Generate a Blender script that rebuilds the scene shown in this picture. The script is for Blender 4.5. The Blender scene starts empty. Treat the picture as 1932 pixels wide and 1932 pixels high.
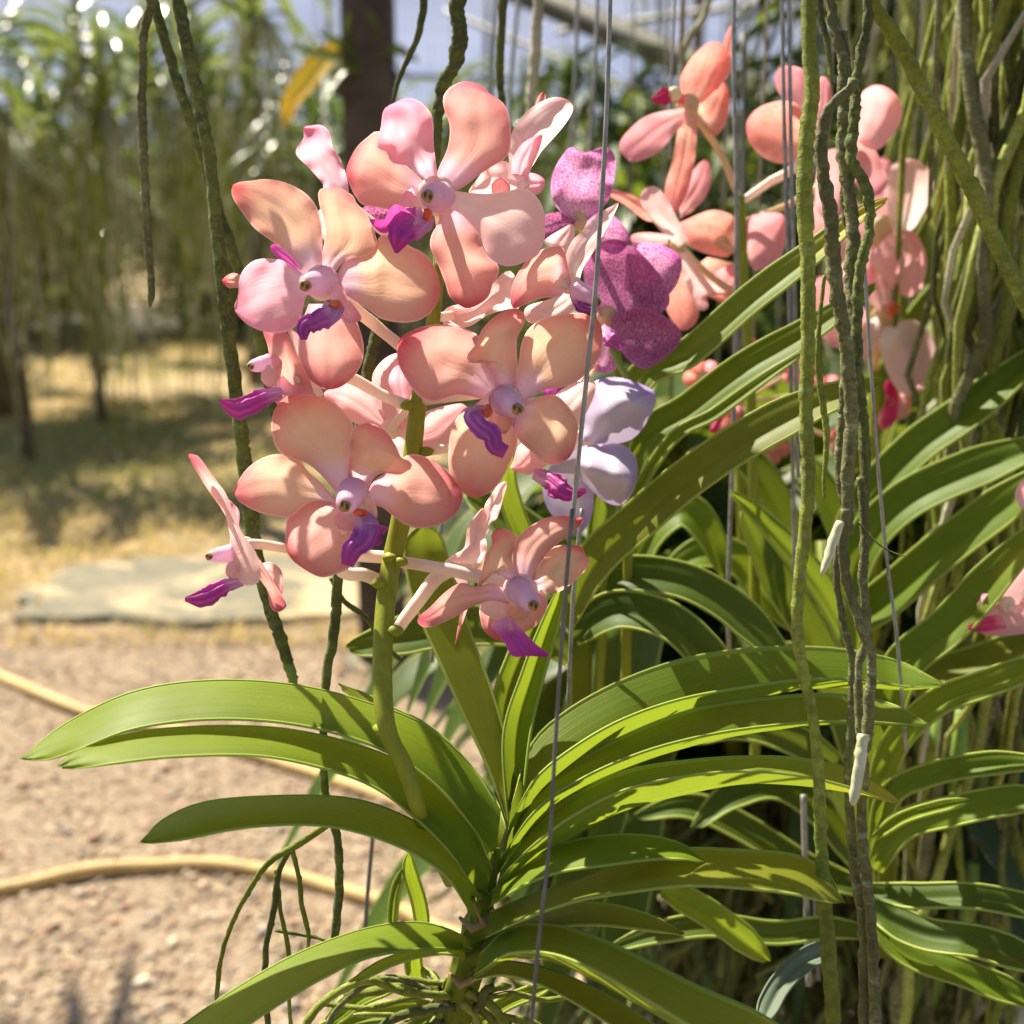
import bpy, math, random
import numpy as np
from mathutils import Vector, Matrix, noise
R = math.radians
random.seed(7); RNG = np.random.default_rng(7)
S = bpy.context.scene; COL = S.collection
# ---------------------------------------------------------------- camera
T = math.tan(R(22.5)); PITCH = R(13.0); H = 0.95
cam = bpy.data.cameras.new('camera'); camo = bpy.data.objects.new('camera', cam); COL.objects.link(camo)
S.camera = camo
cam.sensor_width = 36; cam.lens = 18 / T; cam.clip_start = 0.02; cam.clip_end = 400
camo.location = (0, 0, H); camo.rotation_euler = (R(90) - PITCH, 0, 0)
cam.dof.use_dof = True; cam.dof.focus_distance = 0.46; cam.dof.aperture_fstop = 9.0
# ---------------------------------------------------------------- light
SUN = Vector((-0.40, 0.52, 0.80)).normalized()
w = bpy.data.worlds.new('World'); S.world = w; w.use_nodes = True
nt = w.node_tree; nt.nodes.clear()
sky = nt.nodes.new('ShaderNodeTexSky'); sky.sky_type = 'NISHITA'; sky.sun_disc = False
sky.sun_elevation = math.asin(SUN.z); sky.sun_rotation = math.atan2(SUN.x, SUN.y)
bg = nt.nodes.new('ShaderNodeBackground'); bg.inputs[1].default_value = 0.055
wo = nt.nodes.new('ShaderNodeOutputWorld')
nt.links.new(sky.outputs[0], bg.inputs[0]); nt.links.new(bg.outputs[0], wo.inputs[0])
sl = bpy.data.lights.new('sun', 'SUN'); sl.energy = 5.0; sl.angle = R(0.5); sl.color = (1, 0.92, 0.76)
so = bpy.data.objects.new('sun', sl); COL.objects.link(so)
so.rotation_euler = (-SUN).to_track_quat('-Z', 'Y').to_euler(); so.location = (-3, 4, 6)
S.view_settings.view_transform = 'Standard'; S.view_settings.look = 'None'
S.view_settings.exposure = 1.52; S.view_settings.gamma = 1
S.render.engine = 'CYCLES'
S.cycles.max_bounces = 8; S.cycles.transmission_bounces = 6; S.cycles.sample_clamp_indirect = 6

# ---------------------------------------------------------------- helpers
CR = Matrix.Rotation(R(90) - PITCH, 3, 'X'); CP = Vector((0, 0, H))
def P(x, y, d):      # photo position (1932 wide) at a real distance d -> world point
    return CP + CR @ Vector(((x - 966) / 966 * T * d, -(y - 966) / 966 * T * d, -d))
def G(x, y, z=0.0):  # photo position -> point on the ground
    v = P(x, y, 1) - CP
    return CP + v * ((z - H) / v.z)
def px(d): return T * d / 966     # metres per photo pixel at distance d

def tag(o, label=None, cat=None, group=None, kind=None):
    if label: o['label'] = label
    if cat: o['category'] = cat
    if group: o['group'] = group
    if kind: o['kind'] = kind
    return o
def empty(name, loc, label, cat, group=None):
    o = bpy.data.objects.new(name, None); COL.objects.link(o); o.location = loc; o.empty_display_size = .02
    return tag(o, label, cat, group)

class MB:
    def __init__(s): s.v = []; s.f = []; s.uv = []; s.mi = []
    def add(s, vs, fs, uvs=None, mi=0):
        b = len(s.v); s.v += [tuple(v) for v in vs]
        s.uv += (list(uvs) if uvs is not None else [(0.5, 0.5)] * len(vs))
        s.f += [tuple(i + b for i in f) for f in fs]; s.mi += [mi] * len(fs)
        return s
    def build(s, name, mats, parent=None, smooth=True):
        me = bpy.data.meshes.new(name); me.from_pydata(s.v, [], s.f)
        if not isinstance(mats, (list, tuple)): mats = [mats]
        for m in mats: me.materials.append(m)
        uvl = me.uv_layers.new(name='UVMap')
        li = np.empty(len(me.loops), dtype=np.int32); me.loops.foreach_get('vertex_index', li)
        uvl.data.foreach_set('uv', np.array(s.uv, dtype=np.float32)[li].ravel())
        me.polygons.foreach_set('material_index', s.mi)
        if smooth: me.polygons.foreach_set('use_smooth', [True] * len(me.polygons))
        me.update()
        o = bpy.data.objects.new(name, me); COL.objects.link(o)
        if parent is not None:
            o.parent = parent
            M = Matrix.Translation(parent.location)
            if parent.parent: M = Matrix.Translation(parent.parent.location) @ M
            o.data.transform(M.inverted())
        return o
def recentre(o, p=None):     # put a mesh object's origin at its own base
    vs = o.data.vertices
    c = Vector(p) if p is not None else vs[0].co.copy()
    o.data.transform(Matrix.Translation(-c)); o.location = c
    return o

def crom(pts, n):            # smooth resample of a point list, even in length
    A = np.array(pts, dtype=float)
    if len(A) == 2: A = np.vstack([A[0], (A[0] + A[1]) / 2, A[1]])
    B = np.vstack([2 * A[0] - A[1], A, 2 * A[-1] - A[-2]])
    out = []
    for i in range(1, len(B) - 2):
        for k in range(12):
            t = k / 12; p0, p1, p2, p3 = B[i - 1:i + 3]
            out.append(.5 * ((2 * p1) + (p2 - p0) * t + (2 * p0 - 5 * p1 + 4 * p2 - p3) * t * t + (3 * p1 - p0 - 3 * p2 + p3) * t ** 3))
    out.append(B[-2]); out = np.array(out)
    L = np.r_[0, np.cumsum(np.linalg.norm(np.diff(out, axis=0), axis=1))]
    q = np.linspace(0, L[-1], n)
    return np.stack([np.interp(q, L, out[:, k]) for k in range(out.shape[1])], 1)

def tube(mb, path, rad, sides=10, wob=0.0, seed=0, cap=True, mi=0, flat=1.0, step=None):
    """path: world points; rad: radius or list"""
    path = [Vector(p) for p in path]; n = len(path)
    rr = rad if hasattr(rad, '__len__') else [rad] * n
    if len(rr) != n: rr = list(np.interp(np.linspace(0, 1, n), np.linspace(0, 1, len(rr)), rr))
    vs = []; uv = []; fs = []
    up = None
    for i in range(n):
        t = (path[min(i + 1, n - 1)] - path[max(i - 1, 0)]).normalized()
        if up is None:
            up = t.orthogonal().normalized()
        up = (up - t * up.dot(t)).normalized(); sd = t.cross(up)
        for k in range(sides):
            a = 2 * math.pi * k / sides
            q = rr[i]
            if wob: 
                pp = path[i] / max(rr[i] * 7, 1e-5)
                q *= 1 + wob * noise.noise(pp + Vector((math.cos(a) * 1.3 + seed, math.sin(a) * 1.3, seed * .7)))
            vs.append(path[i] + (up * math.cos(a) + sd * math.sin(a) * flat) * q)
            uv.append((k / sides, i / max(n - 1, 1)))
    for i in range(n - 1):
        for k in range(sides):
            k2 = (k + 1) % sides
            fs.append((i * sides + k, i * sides + k2, (i + 1) * sides + k2, (i + 1) * sides + k))
    if cap:
        fs.append(tuple(range(sides))[::-1]); fs.append(tuple((n - 1) * sides + k for k in range(sides)))
    mb.add(vs, fs, uv, mi)
    return mb

def ball(mb, c, r, mi=0, ax=(1, 1, 1), rot=None, nu=14, nv=9, wob=0, seed=0):
    vs = []; uv = []; fs = []
    for j in range(nv + 1):
        th = math.pi * j / nv
        for i in range(nu):
            a = 2 * math.pi * i / nu
            v = Vector((math.sin(th) * math.cos(a), math.sin(th) * math.sin(a), math.cos(th)))
            if wob: v *= 1 + wob * noise.noise(v * 1.4 + Vector((seed, seed * 2, 0)))
            v = Vector((v.x * ax[0], v.y * ax[1], v.z * ax[2])) * r
            if rot is not None: v = rot @ v
            vs.append(Vector(c) + v); uv.append((i / nu, j / nv))
    for j in range(nv):
        for i in range(nu):
            i2 = (i + 1) % nu
            fs.append((j * nu + i, (j + 1) * nu + i, (j + 1) * nu + i2, j * nu + i2))
    mb.add(vs, fs, uv, mi); return mb

def box(mb, a, b, mi=0, M=None):
    (x0, y0, z0), (x1, y1, z1) = a, b
    vs = [Vector(v) for v in ((x0, y0, z0), (x1, y0, z0), (x1, y1, z0), (x0, y1, z0), (x0, y0, z1), (x1, y0, z1), (x1, y1, z1), (x0, y1, z1))]
    if M is not None: vs = [M @ v for v in vs]
    mb.add(vs, [(0, 3, 2, 1), (4, 5, 6, 7), (0, 1, 5, 4), (1, 2, 6, 5), (2, 3, 7, 6), (3, 0, 4, 7)], mi=mi); return mb

# ---------------------------------------------------------------- materials
class NT:
    def __init__(s, name):
        s.m = bpy.data.materials.new(name); s.m.use_nodes = True; s.t = s.m.node_tree; s.t.nodes.clear()
        s.out = s.n('OutputMaterial')
    def n(s, t, **k):
        q = s.t.nodes.new('ShaderNode' + t)
        for a, b in k.items(): setattr(q, a, b)
        return q
    def l(s, a, b): s.t.links.new(a, b)
    def val(s, sock, v):
        if hasattr(v, 'is_output'): s.l(v, sock)
        else: sock.default_value = v
    def math(s, op, a, b=0.0, clamp=False):
        q = s.n('Math', operation=op, use_clamp=clamp); s.val(q.inputs[0], a); s.val(q.inputs[1], b); return q.outputs[0]
    def mix(s, f, a, b, bt='MIX'):
        q = s.n('Mix', data_type='RGBA', blend_type=bt)
        s.val(q.inputs[0], f); s.val(q.inputs[6], a if hasattr(a, 'is_output') else (*a, 1)); s.val(q.inputs[7], b if hasattr(b, 'is_output') else (*b, 1))
        return q.outputs[2]
    def ramp(s, f, stops, mode='LINEAR'):
        q = s.n('ValToRGB'); q.color_ramp.interpolation = mode; e = q.color_ramp.elements
        while len(e) < len(stops): e.new(0.5)
        for i, (p, c) in enumerate(stops):
            e[i].position = p; e[i].color = (*c, 1) if hasattr(c, '__len__') else (c, c, c, 1)
        s.l(f, q.inputs[0]); return q.outputs[0]
    def noise(s, vec, scale, detail=4, rough=.55, dist=0):
        q = s.n('TexNoise'); s.l(vec, q.inputs['Vector']); q.inputs['Scale'].default_value = scale
        q.inputs['Detail'].default_value = detail; q.inputs['Roughness'].default_value = rough; q.inputs['Distortion'].default_value = dist
        return q.outputs[0]
    def vmul(s, vec, k):
        q = s.n('VectorMath', operation='MULTIPLY'); s.l(vec, q.inputs[0]); q.inputs[1].default_value = k; return q.outputs[0]
    def bump(s, h, st, dist):
        q = s.n('Bump'); s.l(h, q.inputs['Height']); q.inputs['Strength'].default_value = st; q.inputs['Distance'].default_value = dist
        return q.outputs[0]
    def done(s, col, rough=.6, spec=.4, tr=0, trcol=None, bump=None, coat=0):
        p = s.n('BsdfPrincipled'); s.val(p.inputs['Base Color'], col if hasattr(col, 'is_output') else (*col, 1))
        s.val(p.inputs['Roughness'], rough); p.inputs['Specular IOR Level'].default_value = spec
        if coat: p.inputs['Coat Weight'].default_value = coat; p.inputs['Coat Roughness'].default_value = .25
        if bump is not None: s.l(bump, p.inputs['Normal'])
        o = p.outputs[0]
        if tr:
            q = s.n('BsdfTranslucent'); c = trcol if trcol is not None else col
            s.val(q.inputs[0], c if hasattr(c, 'is_output') else (*c, 1))
            if bump is not None: s.l(bump, q.inputs['Normal'])
            mx = s.n('MixShader'); mx.inputs[0].default_value = tr; s.l(o, mx.inputs[1]); s.l(q.outputs[0], mx.inputs[2]); o = mx.outputs[0]
        s.l(o, s.out.inputs[0]); return s.m

def petal_mat(name, base, mid, tip, rim, vein=None, vs=.25, mottle=.0, mcol=None, tr=.55, netted=False):
    t = NT(name); tc = t.n('TexCoord'); uv = tc.outputs['UV']; ob = tc.outputs['Object']
    sp = t.n('SeparateXYZ'); t.l(uv, sp.inputs[0]); u, v = sp.outputs[0], sp.outputs[1]
    nz = t.noise(ob, 60, 3); wobv = t.math('ADD', v, t.math('MULTIPLY', t.math('SUBTRACT', nz, .5), .35))
    c = t.ramp(wobv, [(.10, base), (.34, mid), (.58, mid), (.94, tip)], 'EASE')
    e = t.math('ABSOLUTE', t.math('SUBTRACT', t.math('MULTIPLY', u, 2), 1))
    ee = t.math('MULTIPLY', t.math('POWER', e, 2.6), .6)
    c = t.mix(ee, c, tip)
    vv = t.n('CombineXYZ'); t.l(t.math('MULTIPLY', u, 15), vv.inputs[0]); t.l(t.math('MULTIPLY', v, 2.2), vv.inputs[1])
    vn = t.noise(vv.outputs[0], 1.0, 5, .65, 1.1)
    vm = t.ramp(vn, [(.42, 0), (.58, 1)])
    c = t.mix(t.math('MULTIPLY', vm, vs), c, vein or tip)
    sp_ = t.ramp(t.noise(ob, 650, 2, .5), [(.68, 0), (.73, 1)]); c = t.mix(t.math('MULTIPLY', sp_, .22), c, tip)
    pz = t.ramp(t.noise(ob, 28, 3, .6), [(.4, 0), (.65, 1)]); c = t.mix(t.math('MULTIPLY', pz, .12), c, base)
    if netted:
        vo = t.n('TexVoronoi', feature='DISTANCE_TO_EDGE'); t.l(ob, vo.inputs['Vector']); vo.inputs['Scale'].default_value = 760
        m = t.ramp(t.math('ADD', vo.outputs['Distance'], t.math('MULTIPLY', t.math('SUBTRACT', t.noise(ob, 900, 2), .5), .25)), [(.02, 1), (.16, 0)])
        c = t.mix(t.math('MULTIPLY', m, .85), c, mcol)
    elif mottle:
        m = t.ramp(t.noise(ob, 330, 4, .7, 1.5), [(.44, 0), (.56, 1)])
        c = t.mix(t.math('MULTIPLY', m, mottle), c, mcol or tip)
    r = t.ramp(e, [(.93, 0), (1.0, 1)]); c = t.mix(t.math('MULTIPLY', r, .5), c, rim)  # glow of the thin backlit petal edge, painted into the colour
    b = t.bump(t.math('ADD', vn, t.math('MULTIPLY', t.noise(ob, 900, 2), .35)), .35, .0006)
    return t.done(c, .5, .35, tr, None, b)

PEACH = petal_mat('petal_peach', (.82, .56, .68), (.85, .55, .37), (.70, .16, .16), (.98, .84, .72), (.76, .38, .32), .14)
ROSY = petal_mat('petal_rosy', (.82, .54, .66), (.80, .43, .35), (.58, .08, .12), (.98, .78, .70), (.80, .34, .34), .14)
PINK = petal_mat('petal_pink', (.84, .64, .76), (.84, .46, .52), (.76, .22, .34), (1, .82, .78), (.80, .36, .50), .25)
PALE = petal_mat('petal_pale_back', (.90, .78, .72), (.84, .58, .56), (.90, .50, .50), (1, .9, .85), (.85, .50, .52), .22)
SALMON = petal_mat('petal_salmon', (.90, .62, .46), (.85, .40, .32), (.84, .28, .28), (1, .62, .55), (.85, .20, .15), .3, .35, (.80, .14, .12))
CORALP = petal_mat('petal_coral_pink', (.86, .55, .50), (.84, .40, .42), (.80, .30, .36), (1, .62, .60), (.85, .24, .30), .3, .25, (.82, .2, .25))
BLUSH = petal_mat('petal_blush', (.93, .60, .58), (.93, .50, .50), (.90, .36, .40), (1, .75, .72), (.86, .34, .38), .3)
PURPLE = petal_mat('petal_purple', (.76, .56, .64), (.74, .42, .60), (.70, .20, .52), (.82, .42, .72), (.45, .08, .34), .2, netted=True, mcol=(.40, .04, .26))
DARKP = petal_mat('petal_plum', (.34, .08, .22), (.30, .05, .17), (.42, .06, .26), (.6, .2, .4), (.25, .02, .14), .2, netted=True, mcol=(.58, .26, .44), tr=.4)
LILAC = petal_mat('petal_white_lilac', (.52, .45, .50), (.48, .42, .50), (.36, .22, .56), (.62, .45, .85), (.50, .42, .60), .35, tr=.22)
LIPM = petal_mat('lip_magenta', (.86, .62, .80), (.66, .07, .46), (.55, .03, .30), (.82, .35, .68), (.45, .02, .30), .5, tr=.35)
LIPV = petal_mat('lip_violet', (.84, .62, .76), (.66, .12, .50), (.46, .03, .30), (.62, .28, .66), (.3, .02, .3), .5, tr=.35)
LIPR = petal_mat('lip_crimson', (.85, .30, .35), (.70, .02, .16), (.6, .02, .14), (.8, .2, .3), (.5, .01, .1), .4, tr=.35)
def simple(name, col, rough=.5, spec=.4, tr=0, var=.25, sc=80, c2=None, bst=.3, bd=.0005, coat=0):
    t = NT(name); ob = t.n('TexCoord').outputs['Object']; n = t.noise(ob, sc, 4)
    c = t.mix(t.math('MULTIPLY', t.ramp(n, [(.35, 0), (.65, 1)]), 1.0 if c2 else var), col, c2 or tuple(x * .6 for x in col))
    return t.done(c, rough, spec, tr, None, t.bump(n, bst, bd), coat)
COLUMN = simple('column_mauve', (.80, .50, .66), .6, .2, .5, sc=120, c2=(.86, .66, .78))
ANTHER = simple('anther_tan', (.42, .27, .11), .6, .2, .1, sc=700, c2=(.30, .16, .07))
PIT = simple('anther_pit', (.10, .05, .02), .6, .2)
THROAT = simple('throat_orange', (.78, .30, .12), .45, .4, .3, sc=400, c2=(.75, .05, .03))
PEDI = simple('pedicel_cream', (.86, .66, .56), .5, .4, .35, sc=60, c2=(.90, .76, .66))
PEDIG = simple('pedicel_tan', (.62, .50, .26), .5, .4, .3, sc=60, c2=(.75, .50, .32))
def stem_mat():
    t = NT('flower_spike_green'); tc = t.n('TexCoord'); ob = tc.outputs['Object']
    n = t.noise(t.vmul(ob, (300, 300, 12)), 1, 4); c = t.mix(t.ramp(n, [(.3, 0), (.7, 1)]), (.22, .25, .022), (.32, .34, .035))
    return t.done(c, .5, .18, .2, None, t.bump(n, .3, .0004))
SPIKE = stem_mat()
def leaf_mat(name, c1, c2, c3, tr=.35, rough=.36, spots=True, yel=.0):
    t = NT(name); tc = t.n('TexCoord'); uv = tc.outputs['UV']; ob = tc.outputs['Object']
    sp = t.n('SeparateXYZ'); t.l(uv, sp.inputs[0]); u, v = sp.outputs[0], sp.outputs[1]
    cb = t.n('CombineXYZ'); t.l(t.math('MULTIPLY', u, 46), cb.inputs[0]); t.l(t.math('MULTIPLY', v, 1.2), cb.inputs[1])
    st = t.noise(cb.outputs[0], 1, 3, .6, .2)
    big = t.noise(ob, 22, 4)
    c = t.mix(t.ramp(big, [(.3, 0), (.7, 1)]), c1, c2)
    c = t.mix(t.math('MULTIPLY', t.ramp(st, [(.4, 0), (.62, 1)]), .32), c, c3)
    e = t.math('ABSOLUTE', t.math('SUBTRACT', t.math('MULTIPLY', u, 2), 1))
    c = t.mix(t.math('MULTIPLY', t.ramp(e, [(.90, 0), (1, 1)]), .8), c, (.46, .54, .12))
    if yel: c = t.mix(t.math('MULTIPLY', t.ramp(v, [(.78, 0), (1, 1)]), yel), c, (.62, .45, .05))
    if spots:
        sn = t.noise(ob, 170, 5, .75); c = t.mix(t.math('MULTIPLY', t.ramp(sn, [(.63, 0), (.70, 1)]), .6), c, (.15, .10, .03)); c = t.mix(t.math('MULTIPLY', t.ramp(t.noise(ob, 700, 3), [(.66, 0), (.74, 1)]), .35), c, (.35, .38, .2))
    tcn = t.mix(.6, c, (.40, .50, .03))
    b = t.bump(st, .25, .0008)
    rn = t.math('ADD', t.math('MULTIPLY', t.noise(ob, 90, 4), .22), rough)
    return t.done(c, rn, .14, tr, tcn, b)
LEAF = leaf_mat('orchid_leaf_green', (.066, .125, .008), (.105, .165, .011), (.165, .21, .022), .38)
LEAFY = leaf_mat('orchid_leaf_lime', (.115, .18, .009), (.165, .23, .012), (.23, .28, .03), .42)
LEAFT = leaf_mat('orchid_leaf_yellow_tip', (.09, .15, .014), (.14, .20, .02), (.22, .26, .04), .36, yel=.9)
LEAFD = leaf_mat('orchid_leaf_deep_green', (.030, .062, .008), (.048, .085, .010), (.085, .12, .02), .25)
LEAFO = leaf_mat('orchid_leaf_olive', (.10, .125, .010), (.15, .165, .014), (.21, .21, .03), .34)
YLEAF = simple('yellowed_leaf', (.90, .46, .02), .5, .3, .5, sc=14, c2=(.62, .48, .04))
DRYLEAF = simple('withered_leaf', (.22, .14, .06), .85, .15, .1, sc=120, c2=(.34, .24, .11), bst=.7)
def root_mat(name, a, b, c_, sc=260, lichen=(.42, .44, .30), lam=.4):
    t = NT(name); ob = t.n('TexCoord').outputs['Object']
    n = t.noise(ob, sc, 6, .7); n2 = t.noise(ob, sc * .18, 4)
    c = t.mix(t.ramp(n2, [(.35, 0), (.62, 1)]), a, b)
    c = t.mix(t.math('MULTIPLY', t.ramp(n, [(.46, 0), (.58, 1)]), .6), c, c_)
    c = t.mix(t.math('MULTIPLY', t.ramp(t.noise(ob, sc * 2.2, 3, .7), [(.60, 0), (.68, 1)]), .3), c, lichen)
    rg = t.noise(t.vmul(ob, (sc * .4, sc * .4, sc * 1.1)), 1, 4, .7)
    c = t.mix(t.math('MULTIPLY', t.ramp(rg, [(.56, 0), (.66, 1)]), lam), c, lichen)
    cr_ = t.noise(ob, sc * .05, 3); c = t.mix(t.math('MULTIPLY', t.ramp(cr_, [(.45, 0), (.6, 1)]), .55), c, tuple(q * .45 for q in a))
    return t.done(c, .82, .25, 0, None, t.bump(t.math('ADD', n, rg), .8, .0012))
ROOTD = root_mat('root_dark_moss', (.06, .065, .022), (.12, .14, .03), (.17, .22, .035), lam=.15)
ROOTG = root_mat('root_moss_green', (.17, .20, .022), (.27, .31, .04), (.10, .12, .02), lam=.2)
ROOTB = root_mat('root_grey_brown', (.13, .13, .05), (.20, .20, .075), (.07, .07, .03), lam=.5)
ROOTP = root_mat('root_pale', (.40, .36, .24), (.55, .52, .38), (.30, .28, .16), lam=.6, lichen=(.7, .68, .55))
ROOTL = root_mat('root_lime_moss', (.28, .32, .05), (.40, .42, .09), (.14, .17, .03), lam=.35)
TIPW = simple('root_tip_white', (.60, .58, .44), .25, .5, .2, sc=120, c2=(.50, .52, .30))
TIPG = simple('root_tip_green', (.22, .34, .06), .4, .4, .3, sc=120)
def metal(name, c, r):
    t = NT(name); ob = t.n('TexCoord').outputs['Object']; n = t.noise(ob, 150, 5)
    p = t.n('BsdfPrincipled'); t.l(t.mix(t.ramp(n, [(.4, 0), (.7, 1)]), c, tuple(x * .55 for x in c)), p.inputs[0])
    p.inputs['Metallic'].default_value = .35; p.inputs['Roughness'].default_value = r; t.l(p.outputs[0], t.out.inputs[0]); return t.m
WIRE = metal('galvanised_wire', (.30, .29, .26), .5)
WIRED = metal('dull_wire', (.14, .135, .12), .6)
PIPE = metal('galvanised_pipe', (.30, .29, .25), .6)
PIPED = metal('weathered_pipe', (.10, .095, .07), .7)
HOSE = simple('hose_yellow', (.58, .38, .13), .6, .3, 0, sc=70, c2=(.42, .29, .13), bst=.5, bd=.002)
ROCK = simple('rock_tan', (.50, .36, .22), .9, .2, 0, sc=60, c2=(.30, .21, .13), bst=.8, bd=.003)
BARK = simple('bark', (.09, .065, .04), .9, .2, 0, sc=30, c2=(.16, .12, .08), bst=.8, bd=.01)
WOOD = simple('post_wood', (.055, .04, .032), .85, .2, 0, sc=14, c2=(.10, .075, .06), bst=.6, bd=.004)
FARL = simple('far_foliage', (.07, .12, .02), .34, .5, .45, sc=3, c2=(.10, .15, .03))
FARD = simple('shaded_foliage', (.022, .045, .008), .5, .3, .25, sc=9, c2=(.05, .08, .012))  # darker copy of the foliage, with shade put into its colour
FARY = simple('far_foliage_yellowish', (.14, .18, .03), .24, .6, .45, sc=3, c2=(.20, .24, .06))
POTB = simple('black_plastic', (.015, .015, .015), .5, .4)
# ---------------------------------------------------------------- ground
def ground_mat():
    t = NT('gravelly_soil'); ob = t.n('TexCoord').outputs['Object']
    a = t.noise(ob, 2.2, 5); b = t.noise(ob, 26, 6, .75); c = t.noise(ob, 140, 4, .7)
    vo = t.n('TexVoronoi'); t.l(ob, vo.inputs['Vector']); vo.inputs['Scale'].default_value = 95
    k = t.mix(t.ramp(a, [(.35, 0), (.65, 1)]), (.36, .27, .17), (.48, .37, .25))
    k = t.mix(t.ramp(b, [(.38, 0), (.62, 1)]), k, (.15, .10, .07))
    sep = t.n('SeparateXYZ'); t.l(ob, sep.inputs[0]); k = t.mix(t.ramp(t.math('ADD', t.math('MULTIPLY', sep.outputs[1], .2), t.math('MULTIPLY', a, .3)), [(.72, 0), (.84, 1)]), k, (.50, .38, .15)); k = t.mix(.55, k, t.ramp(vo.outputs['Color'], [(.15, (.16, .11, .07)), (.5, (.50, .36, .24)), (.9, (.62, .50, .36))]))
    h = t.math('ADD', t.math('MULTIPLY', b, 1.2), t.math('ADD', t.math('MULTIPLY', vo.outputs['Distance'], -.9), c))
    return t.done(k, .95, .15, 0, None, t.bump(h, 1.0, .012))
SOIL = ground_mat()
mb = MB(); xs = np.concatenate([np.linspace(-90, -5, 14), np.linspace(-4, 4, 90), np.linspace(5, 90, 14)])
ys = np.concatenate([np.linspace(-30, 0, 8), np.linspace(.3, 8, 100), np.linspace(9, 120, 26)])
vs = [(x, y, 0.02 * noise.noise(Vector((x * 1.3, y * 1.3, 0))) + .007 * noise.noise(Vector((x * 7, y * 7, 3)))) for y in ys for x in xs]
nx = len(xs)
def gz(x, y): return 0.02 * noise.noise(Vector((x * 1.3, y * 1.3, 0))) + .007 * noise.noise(Vector((x * 7, y * 7, 3)))
mb.add(vs, [(j * nx + i, j * nx + i + 1, (j + 1) * nx + i + 1, (j + 1) * nx + i) for j in range(len(ys) - 1) for i in range(nx - 1)])
tag(mb.build('ground', SOIL), kind='structure')
# pebbles, uncountable
def ico():
    import bmesh
    b = bmesh.new(); bmesh.ops.create_icosphere(b, subdivisions=1, radius=1)
    v = np.array([x.co[:] for x in b.verts]); f = [[q.index for q in x.verts] for x in b.faces]; b.free(); return v, np.array(f)
IV, IF = ico()
PEB = [simple('pebble_tan', (.48, .37, .25), .85, .2, 0, sc=260, c2=(.34, .24, .16)), simple('pebble_grey', (.42, .36, .30), .85, .2, 0, sc=60, c2=(.30, .25, .2)),
       simple('pebble_pale', (.60, .51, .38), .8, .2, 0, sc=260, c2=(.50, .38, .26)), simple('pebble_rust', (.40, .28, .19), .85, .2, 0, sc=60, c2=(.40, .22, .14))]
def pebbles():
    V = []; F = []; MI = []; b = 0
    for i in range(9000):
        if i < 8000: y = 1.05 + RNG.random() ** 1.3 * 1.9; x = RNG.uniform(-.46 * y - .1, .15)
        else: x, y = RNG.uniform(-2.2, 2), RNG.uniform(1.0, 5)
        r = RNG.uniform(.0022, .0058) * (1 + (RNG.random() < .08) * RNG.uniform(.3, 1.4))
        sc = r * RNG.uniform(.65, 1.35, 3); sc[2] *= .7
        a = RNG.uniform(0, 6.28); ca, sa = math.cos(a), math.sin(a)
        jit = 1 + .18 * np.sin(IV @ RNG.uniform(-3, 3, (3, 1)) + a)
        v = IV * jit * sc; v = np.stack([v[:, 0] * ca - v[:, 1] * sa, v[:, 0] * sa + v[:, 1] * ca, v[:, 2]], 1) + (x, y, gz(x, y) + sc[2] * .35)
        V.append(v); F.append(IF + b); b += len(v); MI += [int(RNG.choice(4, p=[.45, .2, .2, .15]))] * len(IF)
    mb = MB(); mb.v = np.vstack(V).tolist(); mb.f = np.vstack(F).tolist(); mb.uv = [(0, 0)] * b; mb.mi = MI
    return tag(mb.build('pebbles', PEB), kind='stuff')
pebbles()
# concrete path slab
t = NT('weathered_concrete'); ob = t.n('TexCoord').outputs['Object']
n1 = t.noise(ob, 5, 6, .7); n2 = t.noise(ob, 90, 5, .7)
n3 = t.noise(ob, 3.2, 5, .7, .6); CONC = t.done(t.mix(t.ramp(n3, [(.50, 0), (.58, 1)]), t.mix(t.ramp(n2, [(.35, 0), (.7, 1)]), t.mix(t.ramp(n1, [(.4, 0), (.6, 1)]), (.17, .16, .11), (.27, .23, .16)), (.09, .085, .06)), (.42, .32, .19)), .9, .2, 0, None, t.bump(n2, .6, .004))
p1 = G(120, 1140); mb = MB()
N = 48; vs = []; c = G(420, 1120); cy0, cy1 = G(430, 1190).y, G(430, 1062).y
for k in range(N):
    a = 2 * math.pi * k / N; r = 1 + .22 * noise.noise(Vector((math.cos(a) * 2, math.sin(a) * 2, 5))) + .08 * noise.noise(Vector((math.cos(a) * 9, math.sin(a) * 9, 5)))
    q = lambda z: abs(z) ** .85 * (1 if z > 0 else -1)
    vs.append(((c.x + .52 * r * q(math.cos(a))), (cy0 + cy1) / 2 + (cy1 - cy0) / 2 * r * q(math.sin(a))))
V = [(x, y, -.03) for x, y in vs] + [(x, y, .016) for x, y in vs] + [((x - c.x) * .975 + c.x, (y - (cy0 + cy1) / 2) * .975 + (cy0 + cy1) / 2, .024) for x, y in vs]
F = [(a * N + k, a * N + (k + 1) % N, (a + 1) * N + (k + 1) % N, (a + 1) * N + k) for a in range(2) for k in range(N)] + [tuple(2 * N + k for k in range(N))]
mb.add(V, F); tag(mb.build('path', CONC, smooth=False), kind='structure')
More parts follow.
